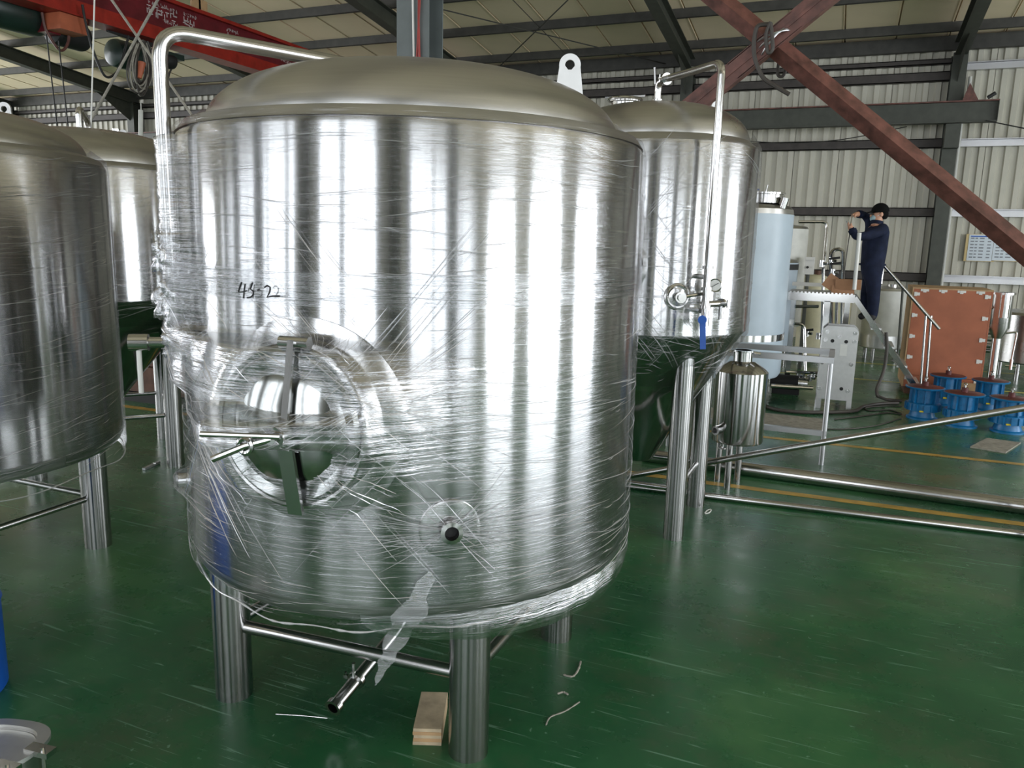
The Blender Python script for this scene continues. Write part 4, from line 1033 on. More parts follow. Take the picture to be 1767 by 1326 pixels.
# ------------------------------------------------------------------ red crate
KX0, KX1, KY, = 0.0, 0.0, 12.1
KX0 = aY(1566, 600, KY).x; KX1 = aY(1699, 600, KY).x; KZ = aY(1640, 501, KY).z; KB = 0.10
kr = thing('plywood_crate', 'tall red-brown plywood crate with white corner clips along its edges', 'crate', ((KX0+KX1)/2, KY+0.45, 0))
MB().box((KX0, KY, KB+0.17), (KX1, KY+0.02, KZ)).build('front_panel', 'ply', kr, smooth=False)
MB().box((KX0, KY, KB), (KX1, KY+0.02, KB+0.165)).build('front_panel', 'ply', kr, smooth=False)
MB().box((KX0-0.02, KY+0.0, KB), (KX0-0.002, KY+0.9, KZ)).build('side_panel', 'tan', kr, smooth=False); MB().box((KX1+0.002, KY, KB), (KX1+0.02, KY+0.9, KZ)).build('side_panel', 'ply', kr, smooth=False)
MB().box((KX0-0.02, KY, KZ), (KX1+0.02, KY+0.9, KZ+0.02)).build('lid', 'tan', kr, smooth=False); MB().box((KX0, KY+0.88, KB), (KX1, KY+0.9, KZ)).build('back_panel', 'ply', kr, smooth=False)
for x in (KX0+0.02, (KX0+KX1)/2-0.05, KX1-0.12): MB().box((x, KY+0.02, 0), (x+0.1, KY+0.88, KB)).build('skid', 'brownbox', kr, smooth=False)
clp = None
def clip(x, z, vert):
    m = MB()
    if vert: m.box((x-0.035, KY-0.006, z-0.02), (x+0.035, KY-0.001, z+0.02)).box((x-0.035, KY-0.010, z-0.028), (x-0.0, KY-0.001, z+0.028))
    else: m.box((x-0.05, KY-0.006, z-0.03), (x+0.05, KY-0.001, z+0.0)).box((x-0.02, KY-0.010, z-0.045), (x+0.02, KY-0.001, z-0.0))
    m.build('corner_clip', 'white', kr, smooth=False)
for k in range(4): clip(KX0+0.13+k*(KX1-KX0-0.26)/3, KZ, False)
for k in range(5):
    z = KZ-0.07-k*(KZ-0.3)/4; clip(KX0+0.04, z, True); clip(KX1-0.04, z, True)

# ------------------------------------------------------------------ slim column device on a board
dv = thing('column_vessel', 'slim upright steel column with a wider head, right of the red crate', 'vessel', tuple(gz(1708, 672)))
c0 = gz(1708, 672); Dd = (c0-CC).dot(fw)
zA = aD(1712, 575, Dd).z; zTop = aD(1726, 503, Dd).z
MB().cyl((0, 0, 0.03), (0, 0, zA), 0.062, n=20).build('stem', 'bright', dv, local=True); MB().lathe([(0.062, zA-0.06), (0.14, zA+0.10), (0.14, zTop-0.03), (0.165, zTop-0.03), (0.165, zTop), (0, zTop)], n=28).build('head', 'dome', dv, local=True)
MB().cyl((0.02, -0.10, zA+0.25), (0.02, -0.10, zTop), 0.07, n=18).build('sight_tube', 'bright', dv, local=True)
m = MB()
for z in (zTop-0.22, zA+0.08): m.cyl((-0.13, -0.05, z), (-0.19, -0.07, z), 0.03, n=10)
m.build('nozzle', 'bright', dv, local=True)
m = MB().tube(bend([(0.1, 0, zA+0.02), (0.24, 0, zA+0.05), (0.22, 0, zA-0.35)], 0.04), 0.014, 8).cyl((0.15, 0, zA-0.45), (0.29, 0, zA-0.45), 0.014, n=8).cyl((0.22, 0, zA-0.35), (0.22, 0, zA-0.5), 0.025, n=8)
m.build('side_valve', 'bright', dv, local=True)
MB().box((-0.12, -0.1, 0), (0.16, 0.12, 0.035)).build('foot_board', 'wood', dv, local=True, smooth=False)
sh = thing('pipe_stack', 'bundle of steel tubes stacked low against the far wall', 'pipes', (2.7, 16.4, 0))
for k, (yy, zz) in enumerate(((0, 0.30), (0, 0.42), (0.05, 0.54), (0.1, 0.2))): MB().cyl((-1.2, yy, zz), (1.5, yy, zz), 0.045, n=12).build('tube', 'pipe', sh, local=True)
for x in (-1.0, 1.2): MB().box((x, -0.12, 0), (x+0.08, 0.2, 0.62)).build('rack_post', 'frame', sh, local=True)

# ------------------------------------------------------------------ blue geared motors
def motor_proto(t, tag_side=0.0, rot=0.0):
    MB().lathe([(0.0, 0.0), (0.172, 0.0), (0.172, 0.018), (0.145, 0.03), (0.128, 0.085), (0.128, 0.10)], n=32).build('base_flange', 'motor', t, local=True)
    mid = MB().lathe([(0.128, 0.095), (0.185, 0.105), (0.185, 0.195), (0.135, 0.205)], n=32).build('gear_ring', 'motor', t, local=True)
    m = MB()
    for k in range(16):
        a = 2*PI*k/16; d = Vector((math.cos(a), math.sin(a), 0)); m.bar(d*0.19+uz*0.11, d*0.19+uz*0.19, 0.012, 0.02, d)
    m.build('ring_rib', 'motor', mid, local=True, smooth=False)
    MB().lathe([(0.13, 0.2), (0.13, 0.37)], n=32).build('gear_case', 'motor', t, local=True)
    for k in range(8):
        a = rot+2*PI*k/8; d = Vector((math.cos(a), math.sin(a), 0)); m = MB(); m.bar(d*0.143+uz*0.2, d*0.143+uz*0.37, 0.010, 0.032, d); m.build('cooling_rib', 'motor', t, local=True, smooth=False)
    tf = MB().lathe([(0.13, 0.365), (0.21, 0.37), (0.215, 0.385), (0.20, 0.39)], n=40).build('top_flange', 'motor', t, local=True)
    MB().lathe([(0.20, 0.390), (0.13, 0.393), (0.12, 0.398), (0.0, 0.400)], n=32).build('flange_face', 'motordark', t, local=True)
    sf = MB().cyl((0, 0, 0.398), (0, 0, 0.45), 0.034, n=20).build('shaft', 'motordark', t, local=True)
    MB().cyl((0, 0, 0.45), (0, 0, 0.475), 0.013, n=10).torus((0, 0, 0.488), (0.6, 0.8, 0), 0.016, 0.006, 14, 6).build('eye_bolt', 'bright', sf, local=True)
    MB().bar((-0.05+tag_side, -0.187, 0.115), (0.0+tag_side, -0.187, 0.115), 0.006, 0.018).build('yellow_tag', 'yellowtag', t, local=True, smooth=False)
mp = [(1590, 722, 'blue geared motor with tilted round top flange, leftmost of the front row'), (1657, 735, 'middle blue geared motor of the front row, beside the tan board'), (1737, 745, 'blue geared motor at the right edge of the picture, front row'),
      (1630, 698, 'rear blue geared motor between the left and middle front motors'), (1703, 708, 'rear blue geared motor between the middle and right front motors')]
for i, (px, py, lb) in enumerate(mp):
    c = gz(px, py); t = thing('geared_motor', lb, 'motor', (c.x, c.y, 0), 'blue geared motors on the floor'); motor_proto(t, rot=0.2*i)
bo = thing('cover_board', 'square dusty board lying on the floor in front of the blue motors', 'board', (0, 0, 0))
q = [gz(1674, 773), gz(1735, 783), gz(1761, 766), gz(1703, 758)]
m = MB(); 
for z in (0.012, 0.026):
    for p in q: m.v.append((p.x, p.y, z))
m.f = [(3, 2, 1, 0), (4, 5, 6, 7), (0, 1, 5, 4), (1, 2, 6, 5), (2, 3, 7, 6), (3, 0, 4, 7)]
bpy.data.objects.remove(bo); o = m.build('cover_board', 'greyboard', smooth=False); o.location = (0, 0, -0.012); tag(o, 'square dusty board lying on the floor in front of the blue motors', 'board')
# tan board and pale timbers behind motors
a = gz(1645, 693)-Vector((0, 0.12, 0)); o = MB().box((a.x+0.08, a.y+0.20, 0), (a.x+0.50, a.y+0.225, 0.25)).build('wood_board', 'tan', smooth=False); tag(o, 'tan plywood offcut standing on edge behind the blue motors', 'board')
o = MB().box((a.x+0.12, a.y+0.06, 0), (a.x+0.92, a.y+0.15, 0.12)).build('timber_batten', 'wood', smooth=False); tag(o, 'pale timber batten on the floor behind the blue motors', 'timber')
tp = gz(1625, 688)
pt = thing('power_tool', 'black power tool with coiled cable lying behind the left blue motors', 'tool', (tp.x, tp.y, 0))
MB().bar((-0.25, 0.05, 0.10), (0.05, 0.0, 0.12), 0.09, 0.09).cyl((0.02, 0, 0.1), (0.02, 0, 0.27), 0.045, n=14).build('tool_body', 'black', pt, local=True); MB().box((-0.3, -0.05, 0), (0.2, 0.12, 0.06)).build('tool_case', 'black', pt, local=True)
pts = [Vector((0.1+0.10*math.cos(t*1.9), 0.05+0.07*math.sin(t*1.7), 0.05+0.014*t)) for t in np.linspace(0, 14, 90)]; MB().tube(pts, 0.010, 6).build('tool_cable', 'cable', pt, local=True)
MB().box((0.16, -0.05, 0.05), (0.24, 0.03, 0.13)).build('yellow_plug', 'yellowtag', pt, local=True)
# hoses
def hose(label, pix, r, mat='cable', z=None, name='hose', cat='hose', wob=0.0):
    pts = [gz(px, py, r if z is None else z)+uz*0 for (px, py) in pix]
    out = []
    for i in range(len(pts)-1):
        p0 = pts[max(i-1, 0)]; p1 = pts[i]; p2 = pts[i+1]; p3 = pts[min(i+2, len(pts)-1)]
        for k in range(8):
            t = k/8; out.append(0.5*((2*p1)+(p2-p0)*t+(2*p0-5*p1+4*p2-p3)*t*t+(3*p1-p0-3*p2+p3)*t**3))
    out.append(pts[-1]); o = MB().tube(out, r, 8).build(name, mat); return tag(o, label, cat)
hose('dark braided hose winding over the floor below the heat exchanger', [(1318, 700), (1345, 708), (1400, 712), (1470, 710), (1490, 702), (1520, 697), (1550, 696)], 0.022)
hose('thin black cable looped on the floor right of the heat exchanger', [(1440, 724), (1475, 720), (1530, 713), (1555, 715), (1535, 708), (1500, 709), (1495, 704), (1530, 701), (1556, 702)], 0.008)
hose('thin black cable running below the work frame toward the motors', [(1380, 738), (1450, 741), (1510, 735), (1555, 722)], 0.007)
pts = [aY(1529, 574, 10.5), aY(1531, 600, 10.5), aY(1526, 640, 10.4), aY(1512, 672, 10.3), aY(1514, 684, 10.25), gz(1530, 690, 0.018), gz(1556, 692, 0.018)]
o = MB().tube(bend(pts, 0.15, 8), 0.020, 10).build('hose', 'cable'); tag(o, 'dark hose hanging over the stair side down to the floor', 'hose')

# ================================================================== OVERHEAD STEEL
ic = thing('steel_column', 'grey H-section steel column rising behind the dome of the foreground tank', 'column', (-3.80, 6.75, 0))
m = MB(); cz = roofz(6.75)-0.5
m.box((-0.17, -0.15, 0), (-0.158, 0.15, cz)); m.box((0.158, -0.15, 0), (0.17, 0.15, cz)); m.box((-0.158, -0.008, 0), (0.158, 0.008, cz))
m2 = MB(); m2.box((-0.165, -0.14, 0), (0.165, -0.125, cz)); m2.box((-0.165, 0.125, 0), (0.165, 0.14, cz)); m2.box((-0.008, -0.125, 0), (0.008, 0.125, cz))
m2.build('section', 'grey_col', ic, local=True, smooth=False)
MB().tube([(0.02, -0.16, 0.5), (0.03, -0.16, 3.4), (0.01, -0.17, 4.5), (0.02, -0.16, cz)], 0.010, 8).build('conduit', 'white', ic, local=True)
MB().tube([(0.05, -0.17, 0.5), (0.10, -0.17, 3.2), (0.08, -0.17, 3.9), (0.12, -0.17, cz)], 0.011, 8).build('red_cable', 'crane', ic, local=True)
MB().tube([(0.09, -0.16, 0.5), (0.05, -0.17, 3.4), (0.10, -0.17, 4.2), (0.10, -0.16, cz)], 0.009, 8).build('red_cable', 'crane', ic, local=True)

cbz = thing('cross_brace', 'pair of red-brown steel members crossing in an X overhead at right', 'brace', (-0.64, 6.6, 3.5))
XC = aY(1335, 75, 6.6)
A1 = aY(1240, 0, 6.62); A2 = aY(1767, 433, 6.62); dA_ = (A2-A1).normalized()
B1 = aY(1415, 0, 6.55); B2 = aY(1190, 185, 6.55); dB = (B2-B1).normalized()
def angle_bar(m, p, q, w, t=0.012):
    d = (q-p).normalized(); u = Vector((0, 1, 0)).cross(d).normalized()
    m.bar(p, q, w, t, (0, 1, 0)); m.bar(p+u*(w/2), q+u*(w/2), t, w*0.7, (0, 1, 0))
m = MB(); p = A1-dA_*3.2; q = A2+dA_*2.2
m.tube([p, q], 0.080, 4); m.build('brace_member', 'rust', cbz, smooth=False)
p = B1-dB*2.6; q = B2+dB*2.95; m = MB(); m.bar(p, q, 0.14, 0.02, (0, 1, 0)); m.bar(p+Vector((0, 0.03, 0)), q+Vector((0, 0.03, 0)), 0.02, 0.10, (0, 1, 0)); u = Vector((0, 1, 0)).cross(dB).normalized()
m.bar(p+u*0.07+Vector((0, 0.04, 0)), q+u*0.07+Vector((0, 0.04, 0)), 0.012, 0.10, (0, 1, 0)); m.bar(p-u*0.07+Vector((0, 0.04, 0)), q-u*0.07+Vector((0, 0.04, 0)), 0.012, 0.10, (0, 1, 0))
m.build('brace_member', 'rust', cbz)
# cable wrapped on the crossing
cw = thing('wrapped_cable', 'black cable looped round the crossing of the red-brown braces', 'cable', tuple(XC))
def pp(lst, Y): return [aY(px, py, Y) for (px, py) in lst]
def spl(pts, n=8):
    out = []
    for i in range(len(pts)-1):
        p0 = pts[max(i-1, 0)]; p1 = pts[i]; p2 = pts[i+1]; p3 = pts[min(i+2, len(pts)-1)]
        for k in range(n):
            t = k/n; out.append(0.5*((2*p1)+(p2-p0)*t+(2*p0-5*p1+4*p2-p3)*t*t+(3*p1-p0-3*p2+p3)*t**3))
    out.append(pts[-1]); return out
MB().tube(spl(pp([(1328, 42), (1308, 45), (1302, 65), (1301, 90), (1306, 112), (1318, 135), (1340, 150), (1362, 163)], 6.45)), 0.016, 8).build('cable_end', 'cable', cw)
MB().tube(spl(pp([(1330, 38), (1322, 60), (1325, 90), (1333, 84), (1332, 60), (1330, 40)], 6.42)), 0.014, 8).build('cable_loop', 'cable', cw)
MB().tube(spl(pp([(1352, 62), (1345, 100), (1342, 128), (1352, 130), (1358, 105), (1356, 64)], 6.75)), 0.012, 8).build('cable_loop', 'cable', cw)
for k in range(3): MB().torus(XC+Vector((0.0, 0, 0.02*k)), (dA_+dB*0.3*k).normalized(), 0.13, 0.007, 30, 6).build('wire_wrap', 'zinc', cw)

# runway beam along the far wall
rb = thing('runway_beam', 'dark crane runway beam fixed along the far wall with a rusty end stop', 'beam', (0, 17.95, 4.4))
RY = 17.85
x1b = aY(1722, 190, RY).x
for (z, mt_) in ((4.80, 'rust'), (4.42, 'frame')): MB().box((LEFT_X+0.5, RY-0.10, z-0.012), (x1b, RY+0.10, z+0.012)).build('flange', mt_, rb, smooth=False)
MB().box((LEFT_X+0.5, RY-0.008, 4.43), (x1b, RY+0.008, 4.79)).build('web', 'frame', rb, smooth=False)
MB().box((x1b-0.01, RY-0.1, 4.43), (x1b, RY+0.1, 4.79)).build('end_plate', 'frame', rb, smooth=False)
MB().prism([(0, 0), (0.28, 0), (0.10, 0.33)], (x1b-0.62, RY, 4.81), (1, 0, 0), (0, 0, 1), 0.03).build('end_stop', 'rust', rb, smooth=False)
MB().cyl((x1b-0.2, RY-0.05, 4.85), (x1b-0.08, RY-0.05, 4.93), 0.035, n=12).build('buffer', 'black', rb)
for cx in COLX:
    if cx < x1b: MB().box((cx-0.13, RY-0.02, 3.95), (cx+0.13, BACK_Y-0.46, 4.40)).build('bracket', 'frame', rb, smooth=False)
m = MB().tube(spl([Vector((-3.2, 17.7, 4.35)), Vector((-1.8, 17.7, 4.12)), Vector((-0.4, 17.7, 4.12)), Vector((0.9, 17.7, 4.35))]), 0.010, 6); m.build('sagging_wire', 'black', rb)
MB().cyl((x1b-0.2, 17.7, 4.42), (4.9, 17.7, 3.75), 0.012, n=6).build('stay_wire', 'black', rb)

# crane bridge
cbr = thing('crane_bridge', 'red overhead crane bridge beam with white lettering on its side', 'crane', (-10.8, 11, 5.0))
bz0, bz1 = 5.05, 5.73
bys, bye = 3.2, 17.9
MB().box((-10.98, bys, bz0), (-10.62, bye, bz0+0.025)).build('bottom_flange', 'crane', cbr, smooth=False)
MB().box((-10.98, bys, bz1-0.025), (-10.62, bye, bz1)).build('top_flange', 'crane', cbr, smooth=False)
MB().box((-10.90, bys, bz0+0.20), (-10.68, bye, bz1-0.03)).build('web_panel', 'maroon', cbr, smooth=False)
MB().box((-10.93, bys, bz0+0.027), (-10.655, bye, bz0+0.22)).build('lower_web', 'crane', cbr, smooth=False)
MB().box((-10.93, bys, bz1+0.0), (-10.67, bye, bz1+0.05)).build('rail', 'crane', cbr, smooth=False)
rng = random.Random(2)
def glyph(m, x, y, z, s):
    for k in range(rng.randint(4, 7)):
        a = rng.uniform(-s/2, s/2); b = rng.uniform(-s/2, s/2)
        if rng.random() < 0.5: m.box((x, y+a-s*0.3, z+b-s*0.05), (x+0.003, y+a+s*0.3, z+b+s*0.05))
        else: m.box((x, y+a-s*0.05, z+b-s*0.3), (x+0.003, y+a+s*0.05, z+b+s*0.3))
for (y0, rows) in ((9.3, 2), (10.15, 2), (10.45, 3), (10.9, 2), (11.9, 2), (13.4, 4), (14.1, 3), (14.8, 2), (8.4, 2), (7.6, 2)):
    m = MB()
    for r_ in range(rows):
        s_ = (0.13 if r_ == 1 else 0.05)
        for k in range(2 if r_ == 1 else 5): glyph(m, -10.679, y0+k*s_*1.25, bz1-0.12-0.11*r_, s_)
    m.build('lettering', 'print', cbr, smooth=False, stuff=True)
for (px, py) in ((338, 20), (350, 32)):
    c = aX(px, py, -10.7); MB().box((c.x-0.02, c.y-0.1, bz1+0.04), (c.x+0.02, c.y+0.1, bz1+0.22)).build('limit_plate', 'tan', cbr, smooth=False)
m = MB().box((-10.99, bye-0.35, 4.82), (-10.6, bye+0.1, 4.98)); m.build('end_truck', 'crane', cbr, smooth=False)
MB().box((-11.0, bys-0.4, 4.9), (-10.6, bys, 5.7)).build('end_truck', 'crane', cbr, smooth=False)
# first hoist
def Xp(px, py, X=-10.9): return aX(px, py, X)
h1 = thing('electric_hoist', 'dark green drum hoist hanging under the red crane beam at top left', 'hoist', tuple(Xp(95, 40)))
c1 = Xp(72, 28); c2 = Xp(128, 52); hd_ = (c2-c1); hd_.z = 0; hd_.normalize()
def capsule(m, c, d, L, r):
    d = Vector(d).normalized(); m.lathe([(0, -L/2-r*0.35), (r*0.6, -L/2-r*0.28), (r*0.92, -L/2-0.02), (r, -L/2+0.03), (r, L/2-0.03), (r*0.92, L/2+0.02), (r*0.6, L/2+r*0.28), (0, L/2+r*0.35)], c, 28, ax=d)
hy0 = Vector((-11.0, 8.45, 4.86))
m = MB(); capsule(m, Vector((-11.28, 8.25, 5.02)), (0, 1, 0), 0.75, 0.26); m.build('drum_housing', 'hoist', h1)
m = MB(); capsule(m, Vector((-11.20, 9.05, 4.90)), (0, 1, 0), 0.5, 0.20); m.build('drum_motor', 'black', h1)
MB().box((-10.97, 8.5, 4.82), (-10.66, 8.95, 5.045)).build('control_box', 'orange', h1, smooth=False)
MB().box((-11.25, 8.5, 4.80), (-10.98, 8.75, 5.30)).build('hanger_plate', 'maroon', h1, smooth=False)
MB().tube(spl([Vector((-10.95, 8.45, 5.04)), Vector((-10.95, 8.5, 4.8)), Vector((-10.95, 8.7, 4.58)), Vector((-10.95, 8.85, 4.75)), Vector((-10.95, 8.85, 5.04))]), 0.02, 8).build('red_loop_cable', 'rust', h1)
for (a, b) in (((80, 58), (100, 230)), ((101, 70), (119, 232))):
    MB().cyl(Xp(*a), Xp(*b), 0.010, n=6).build('lift_cable', 'black', h1)
# second hoist with coiled cable
h2 = thing('electric_hoist', 'dark green hoist with coiled cables behind the bent pipe at top left', 'hoist', tuple(Xp(245, 80)))
m = MB(); capsule(m, Xp(238, 90)+Vector((-0.3, 0.1, -0.03)), (0, 1, 0), 0.6, 0.22); m.build('drum_housing', 'hoist', h2)
m = MB(); m.bar(Xp(185, 50), Xp(262, 78), 0.05, 0.07); m.build('trolley_arm', 'black', h2)
m = MB(); c = Xp(262, 82)+Vector((-0.05, 0.3, 0)); m.box(c-Vector((0.15, 0.3, 0.10)), Vector((c.x+0.15, c.y+0.3, 4.97))); m.build('trolley', 'hoist', h2)
rng = random.Random(9)
for k in range(16):
    w = rng.uniform(8, 19); x0 = 243+rng.uniform(-6, 8); yb_ = rng.uniform(145, 168); yt = rng.uniform(68, 76); X = -10.55-rng.uniform(0, 0.15)
    pts = [Xp(x0-w*0.2, yt, X), Xp(x0-w, (yt+yb_)/2-5, X), Xp(x0-w*0.8, yb_-12, X), Xp(x0, yb_, X), Xp(x0+w*0.8, yb_-12, X), Xp(x0+w, (yt+yb_)/2, X), Xp(x0+w*0.3, yt, X)]
    MB().tube(spl(pts, 5), 0.013, 6).build('cable_coil', 'cable' if k % 4 else 'greyboard', h2)
MB().cyl(Xp(241, 135, -10.5), Xp(245, 108, -10.5), 0.03, 0.06, n=12).build('red_plug', 'orange', h2)
MB().cyl(Xp(243, 175, -10.5), Xp(246, 250, -10.5), 0.008, n=6).cyl(Xp(243, 190, -10.5), Xp(243, 235, -10.5), 0.035, n=10).build('pendant', 'offwhite', h2)
MB().tube(spl([Xp(a_, b_, -10.55) for (a_, b_) in ((142, 8), (148, 40), (160, 85), (180, 130), (198, 128), (210, 105), (222, 62))]), 0.018, 8).build('festoon_cable', 'black', h2)
m = MB(); capsule(m, Xp(290, 105), (0, 1, 0), 0.15, 0.13); m.build('cable_reel', 'black', h2)
MB().tube(spl([Xp(292, 92), Xp(298, 110), Xp(292, 128), Xp(288, 145)]), 0.015, 6).build('hook_chain', 'cable', h2)
# rods and wires
rd = thing('rod_brace', 'pair of thin grey steel rods crossing in an X below the red crane beam', 'brace', tuple(aY(237, 70, 6.6)))
def rodpx(a, b, Y, e0, e1, r, name, mat, parent):
    p, q = aY(a[0], a[1], Y), aY(b[0], b[1], Y); d = (q-p).normalized(); MB().cyl(p-d*e0, q+d*e1, r, n=8).build(name, mat, parent)
rodpx((193, 0), (336, 206), 6.75, 2.6, 2.2, 0.014, 'rod', 'greyboard', rd); rodpx((272, 0), (158, 205), 6.6, 2.4, 3.0, 0.014, 'rod', 'greyboard', rd)
ww = thing('hanging_wire', 'pale vertical wire hanging beside the crossing rods at left', 'wire', tuple(aY(160, 100, 6.2)))
p = aY(163, 0, 6.2); q = aY(157, 222, 6.2); MB().tube([Vector((p.x, p.y, roofz(6.2)-0.2)), p, q, (q.x, q.y, 2.55)], 0.008, 6).build('wire', 'white', ww)

# posters
for i, (x0, x1, lb) in enumerate(((1673, 1710, 'white wall poster with rows of small print, left one by the column'), (1717, 1762, 'white wall poster partly behind the red-brown brace'))):
    a = aY(x0, 404, 18.42); b = aY(x1, 452, 18.42)
    t = thing('wall_poster', lb, 'poster', ((a.x+b.x)/2, 18.42, b.z), 'posters on the far wall')
    MB().box((a.x-0.05, 18.415, b.z), (b.x+0.05, 18.44, a.z)).build('board', 'gold', t, smooth=False); MB().box((a.x, 18.408, b.z+0.01), (b.x, 18.414, a.z-0.01)).build('sheet', 'poster', t, smooth=False)
    m = MB(); rows = 8
    for r_ in range(1, rows):
        z = a.z-(a.z-b.z)*(r_+0.3)/(rows+0.6)
        for (u0, u1) in ((0.08, 0.22), (0.26, 0.36), (0.44, 0.62), (0.76, 0.90)): m.box((a.x+(b.x-a.x)*u0, 18.404, z-0.012), (a.x+(b.x-a.x)*u1, 18.407, z+0.012))
    m.build('print', 'greyprint', t, smooth=False, stuff=True)
    MB().box((a.x+0.03, 18.403, a.z-0.055), (b.x-0.08, 18.407, a.z-0.035)).build('blue_heading', 'blue', t, smooth=False)

# ================================================================== SMALL FOREGROUND THINGS
# wooden shim under the brace by the front leg
s0 = gz(712, 1286); s1 = gz(776, 1288)
sd_ = (s1-s0).normalized(); sn = Vector((-sd_.y, sd_.x, 0))
sb = thing('wood_block', 'layered plywood block on the floor beside the front tank leg', 'block', tuple((s0+s1)/2+sn*0.1))
for k in range(5):
    z0_k = k*0.0145; o_ = 0.002*((k*7) % 3); c = (s0+s1)/2+sn*(0.13)
    MB().bar(s0+sn*(0.13)+uz*(z0_k+0.007)+sd_*o_, s0+sd_*0.115+sn*0.13+uz*(z0_k+0.007), 0.26-o_, 0.0143).build('ply_layer', 'wood' if k % 2 == 0 else 'tan', sb, smooth=False)
# blue drum at left edge
bd = gz(-35, 1178)
dm = thing('blue_drum', 'blue plastic drum just entering the left edge of the picture', 'drum', (bd.x, bd.y, 0))
pE = gz(16, 1172); rD = 0.22; nrm = Vector((pE.x, pE.y, 0)); dirp = nrm.normalized(); side = Vector((dirp.y, -dirp.x, 0))
cD = Vector((pE.x, pE.y, 0))-side*rD+dirp*0.0; dm.location = cD; WL[dm.name] = cD
MB().lathe([(0, 0), (rD-0.01, 0), (rD, 0.015), (rD, 0.40), (rD+0.006, 0.41), (rD, 0.42), (rD, 0.74), (rD-0.03, 0.76), (0, 0.76)], n=48).build('drum_body', 'blue', dm, local=True)
MB().lathe([(0.04, 0.76), (0.04, 0.78), (0, 0.78)], (0.08, 0, 0), 20).build('bung', 'black', dm, local=True)
# loose manway assembly in the corner
q = gz(-8, 1284, 0.26)
mn = thing('manway_cover', 'oval steel manway frame with clamp lugs lying in the lower left corner', 'fitting', (q.x, q.y, 0))
yaw_ = 0.25
def oval(m, z0, z1, a, b, a2, b2, n=48):
    k = len(m.v)
    for (aa, bb, z) in ((a, b, z0), (a, b, z1), (a2, b2, z1), (a2, b2, z0)):
        for i in range(n):
            t = 2*PI*i/n; cx_ = abs(math.cos(t))**0.75*math.copysign(1, math.cos(t))*aa; sy_ = abs(math.sin(t))**0.75*math.copysign(1, math.sin(t))*bb
            m.v.append((cx_*math.cos(yaw_)-sy_*math.sin(yaw_), cx_*math.sin(yaw_)+sy_*math.cos(yaw_), z))
    for t in range(4):
        for i in range(n):
            j = (i+1) % n; A = k+t*n; B = k+((t+1) % 4)*n; m.f.append((A+i, A+j, B+j, B+i))
m = MB(); oval(m, 0.0, 0.25, 0.13, 0.10, 0.12, 0.09); m.build('neck', 'dome', mn, local=True)
m = MB(); oval(m, 0.25, 0.265, 0.165, 0.13, 0.125, 0.095); m.build('flange', 'plate', mn, local=True)
m = MB(); oval(m, 0.235, 0.25, 0.122, 0.092, 0.001, 0.001); m.build('cover_plate', 'plate', mn, local=True)
for (dx, dy) in ((0.165, 0.03), (0.14, -0.075)): MB().bar((dx-0.04, dy, 0.262), (dx+0.055, dy+0.012, 0.262), 0.042, 0.02).cyl((dx+0.03, dy, 0.20), (dx+0.03, dy, 0.285), 0.007, n=8).build('clamp_lug', 'bright', mn, local=True)
MB().tube(bend([(0.12, -0.10, 0.25), (0.17, -0.09, 0.19), (0.23, -0.03, 0.20)], 0.03), 0.010, 8).build('hinge_bar', 'bright', mn, local=True)
# metal clip / wire / bits on the floor
a = gz(248, 810, 0.012); b = gz(274, 798, 0.012); o = MB().bar(a, b, 0.028, 0.02).bar(a*0.3+b*0.7+Vector((-0.03, 0.02, 0)), a*0.3+b*0.7+Vector((0.04, -0.03, 0.02)), 0.012, 0.012).build('metal_clip', 'zinc'); tag(o, 'small metal bolt lying on the floor between the left tanks', 'bolt')
a = gz(476, 1233, 0.003); b = gz(565, 1240, 0.003); o = MB().tube([a, (a+b)/2+Vector((0, 0.004, 0)), b], 0.0022, 6).build('welding_wire', 'bright'); tag(o, 'short thin wire on the floor beside the drain pipe', 'wire')
def scrap(label, pix, r, mat='offwhite'):
    pts = spl([gz(px, py, r*0.5) for (px, py) in pix], 5); n = len(pts); o = MB().tube(pts, [r*(0.4+0.6*abs(math.sin(i*1.3))) for i in range(n)], 6).build('film_scrap', mat); return tag(o, label, 'scrap', 'scraps of film on the floor')
scrap('small crumpled film scrap on the floor right of the rear tank leg', [(972, 1165), (988, 1168), (998, 1156), (1002, 1142)], 0.006, 'greyboard')
scrap('tiny film scrap on the floor below the crumpled scrap', [(962, 1198), (972, 1195), (980, 1199)], 0.006, 'greyboard')
scrap('long pale streak of tape on the floor right of the front leg', [(942, 1252), (950, 1238), (975, 1228), (1000, 1212)], 0.004, 'greyboard')
scrap('small white plastic ring on the floor by the fermenter leg', [(1216, 886), (1221, 881), (1227, 880), (1224, 885), (1217, 887)], 0.006, 'white')
# brown goods behind left tanks
a = gz(225, 700); b = gz(285, 700)
bs = thing('goods_stack', 'brown boxes stacked on a low rack behind the left tanks', 'boxes', (a.x, a.y+0.2, 0))
o_ = Vector((a.x, a.y+0.2, 0))
MB().box((-0.6, 0, 0.12), (0.9, 0.7, 0.42)).build('box', 'brownbox', bs, local=True, smooth=False); MB().box((-0.5, 0.05, 0.43), (0.4, 0.6, 0.66)).build('box', 'brownbox', bs, local=True, smooth=False)
MB().box((-0.3, -0.02, 0.67), (0.55, 0.6, 0.70)).build('top_board', 'tan', bs, local=True, smooth=False); MB().box((0.42, 0.1, 0.43), (0.85, 0.6, 0.60)).build('box', 'greyboard', bs, local=True, smooth=False)
MB().box((-0.62, -0.02, 0.0), (0.92, 0.72, 0.11)).build('pallet', 'black', bs, local=True, smooth=False)

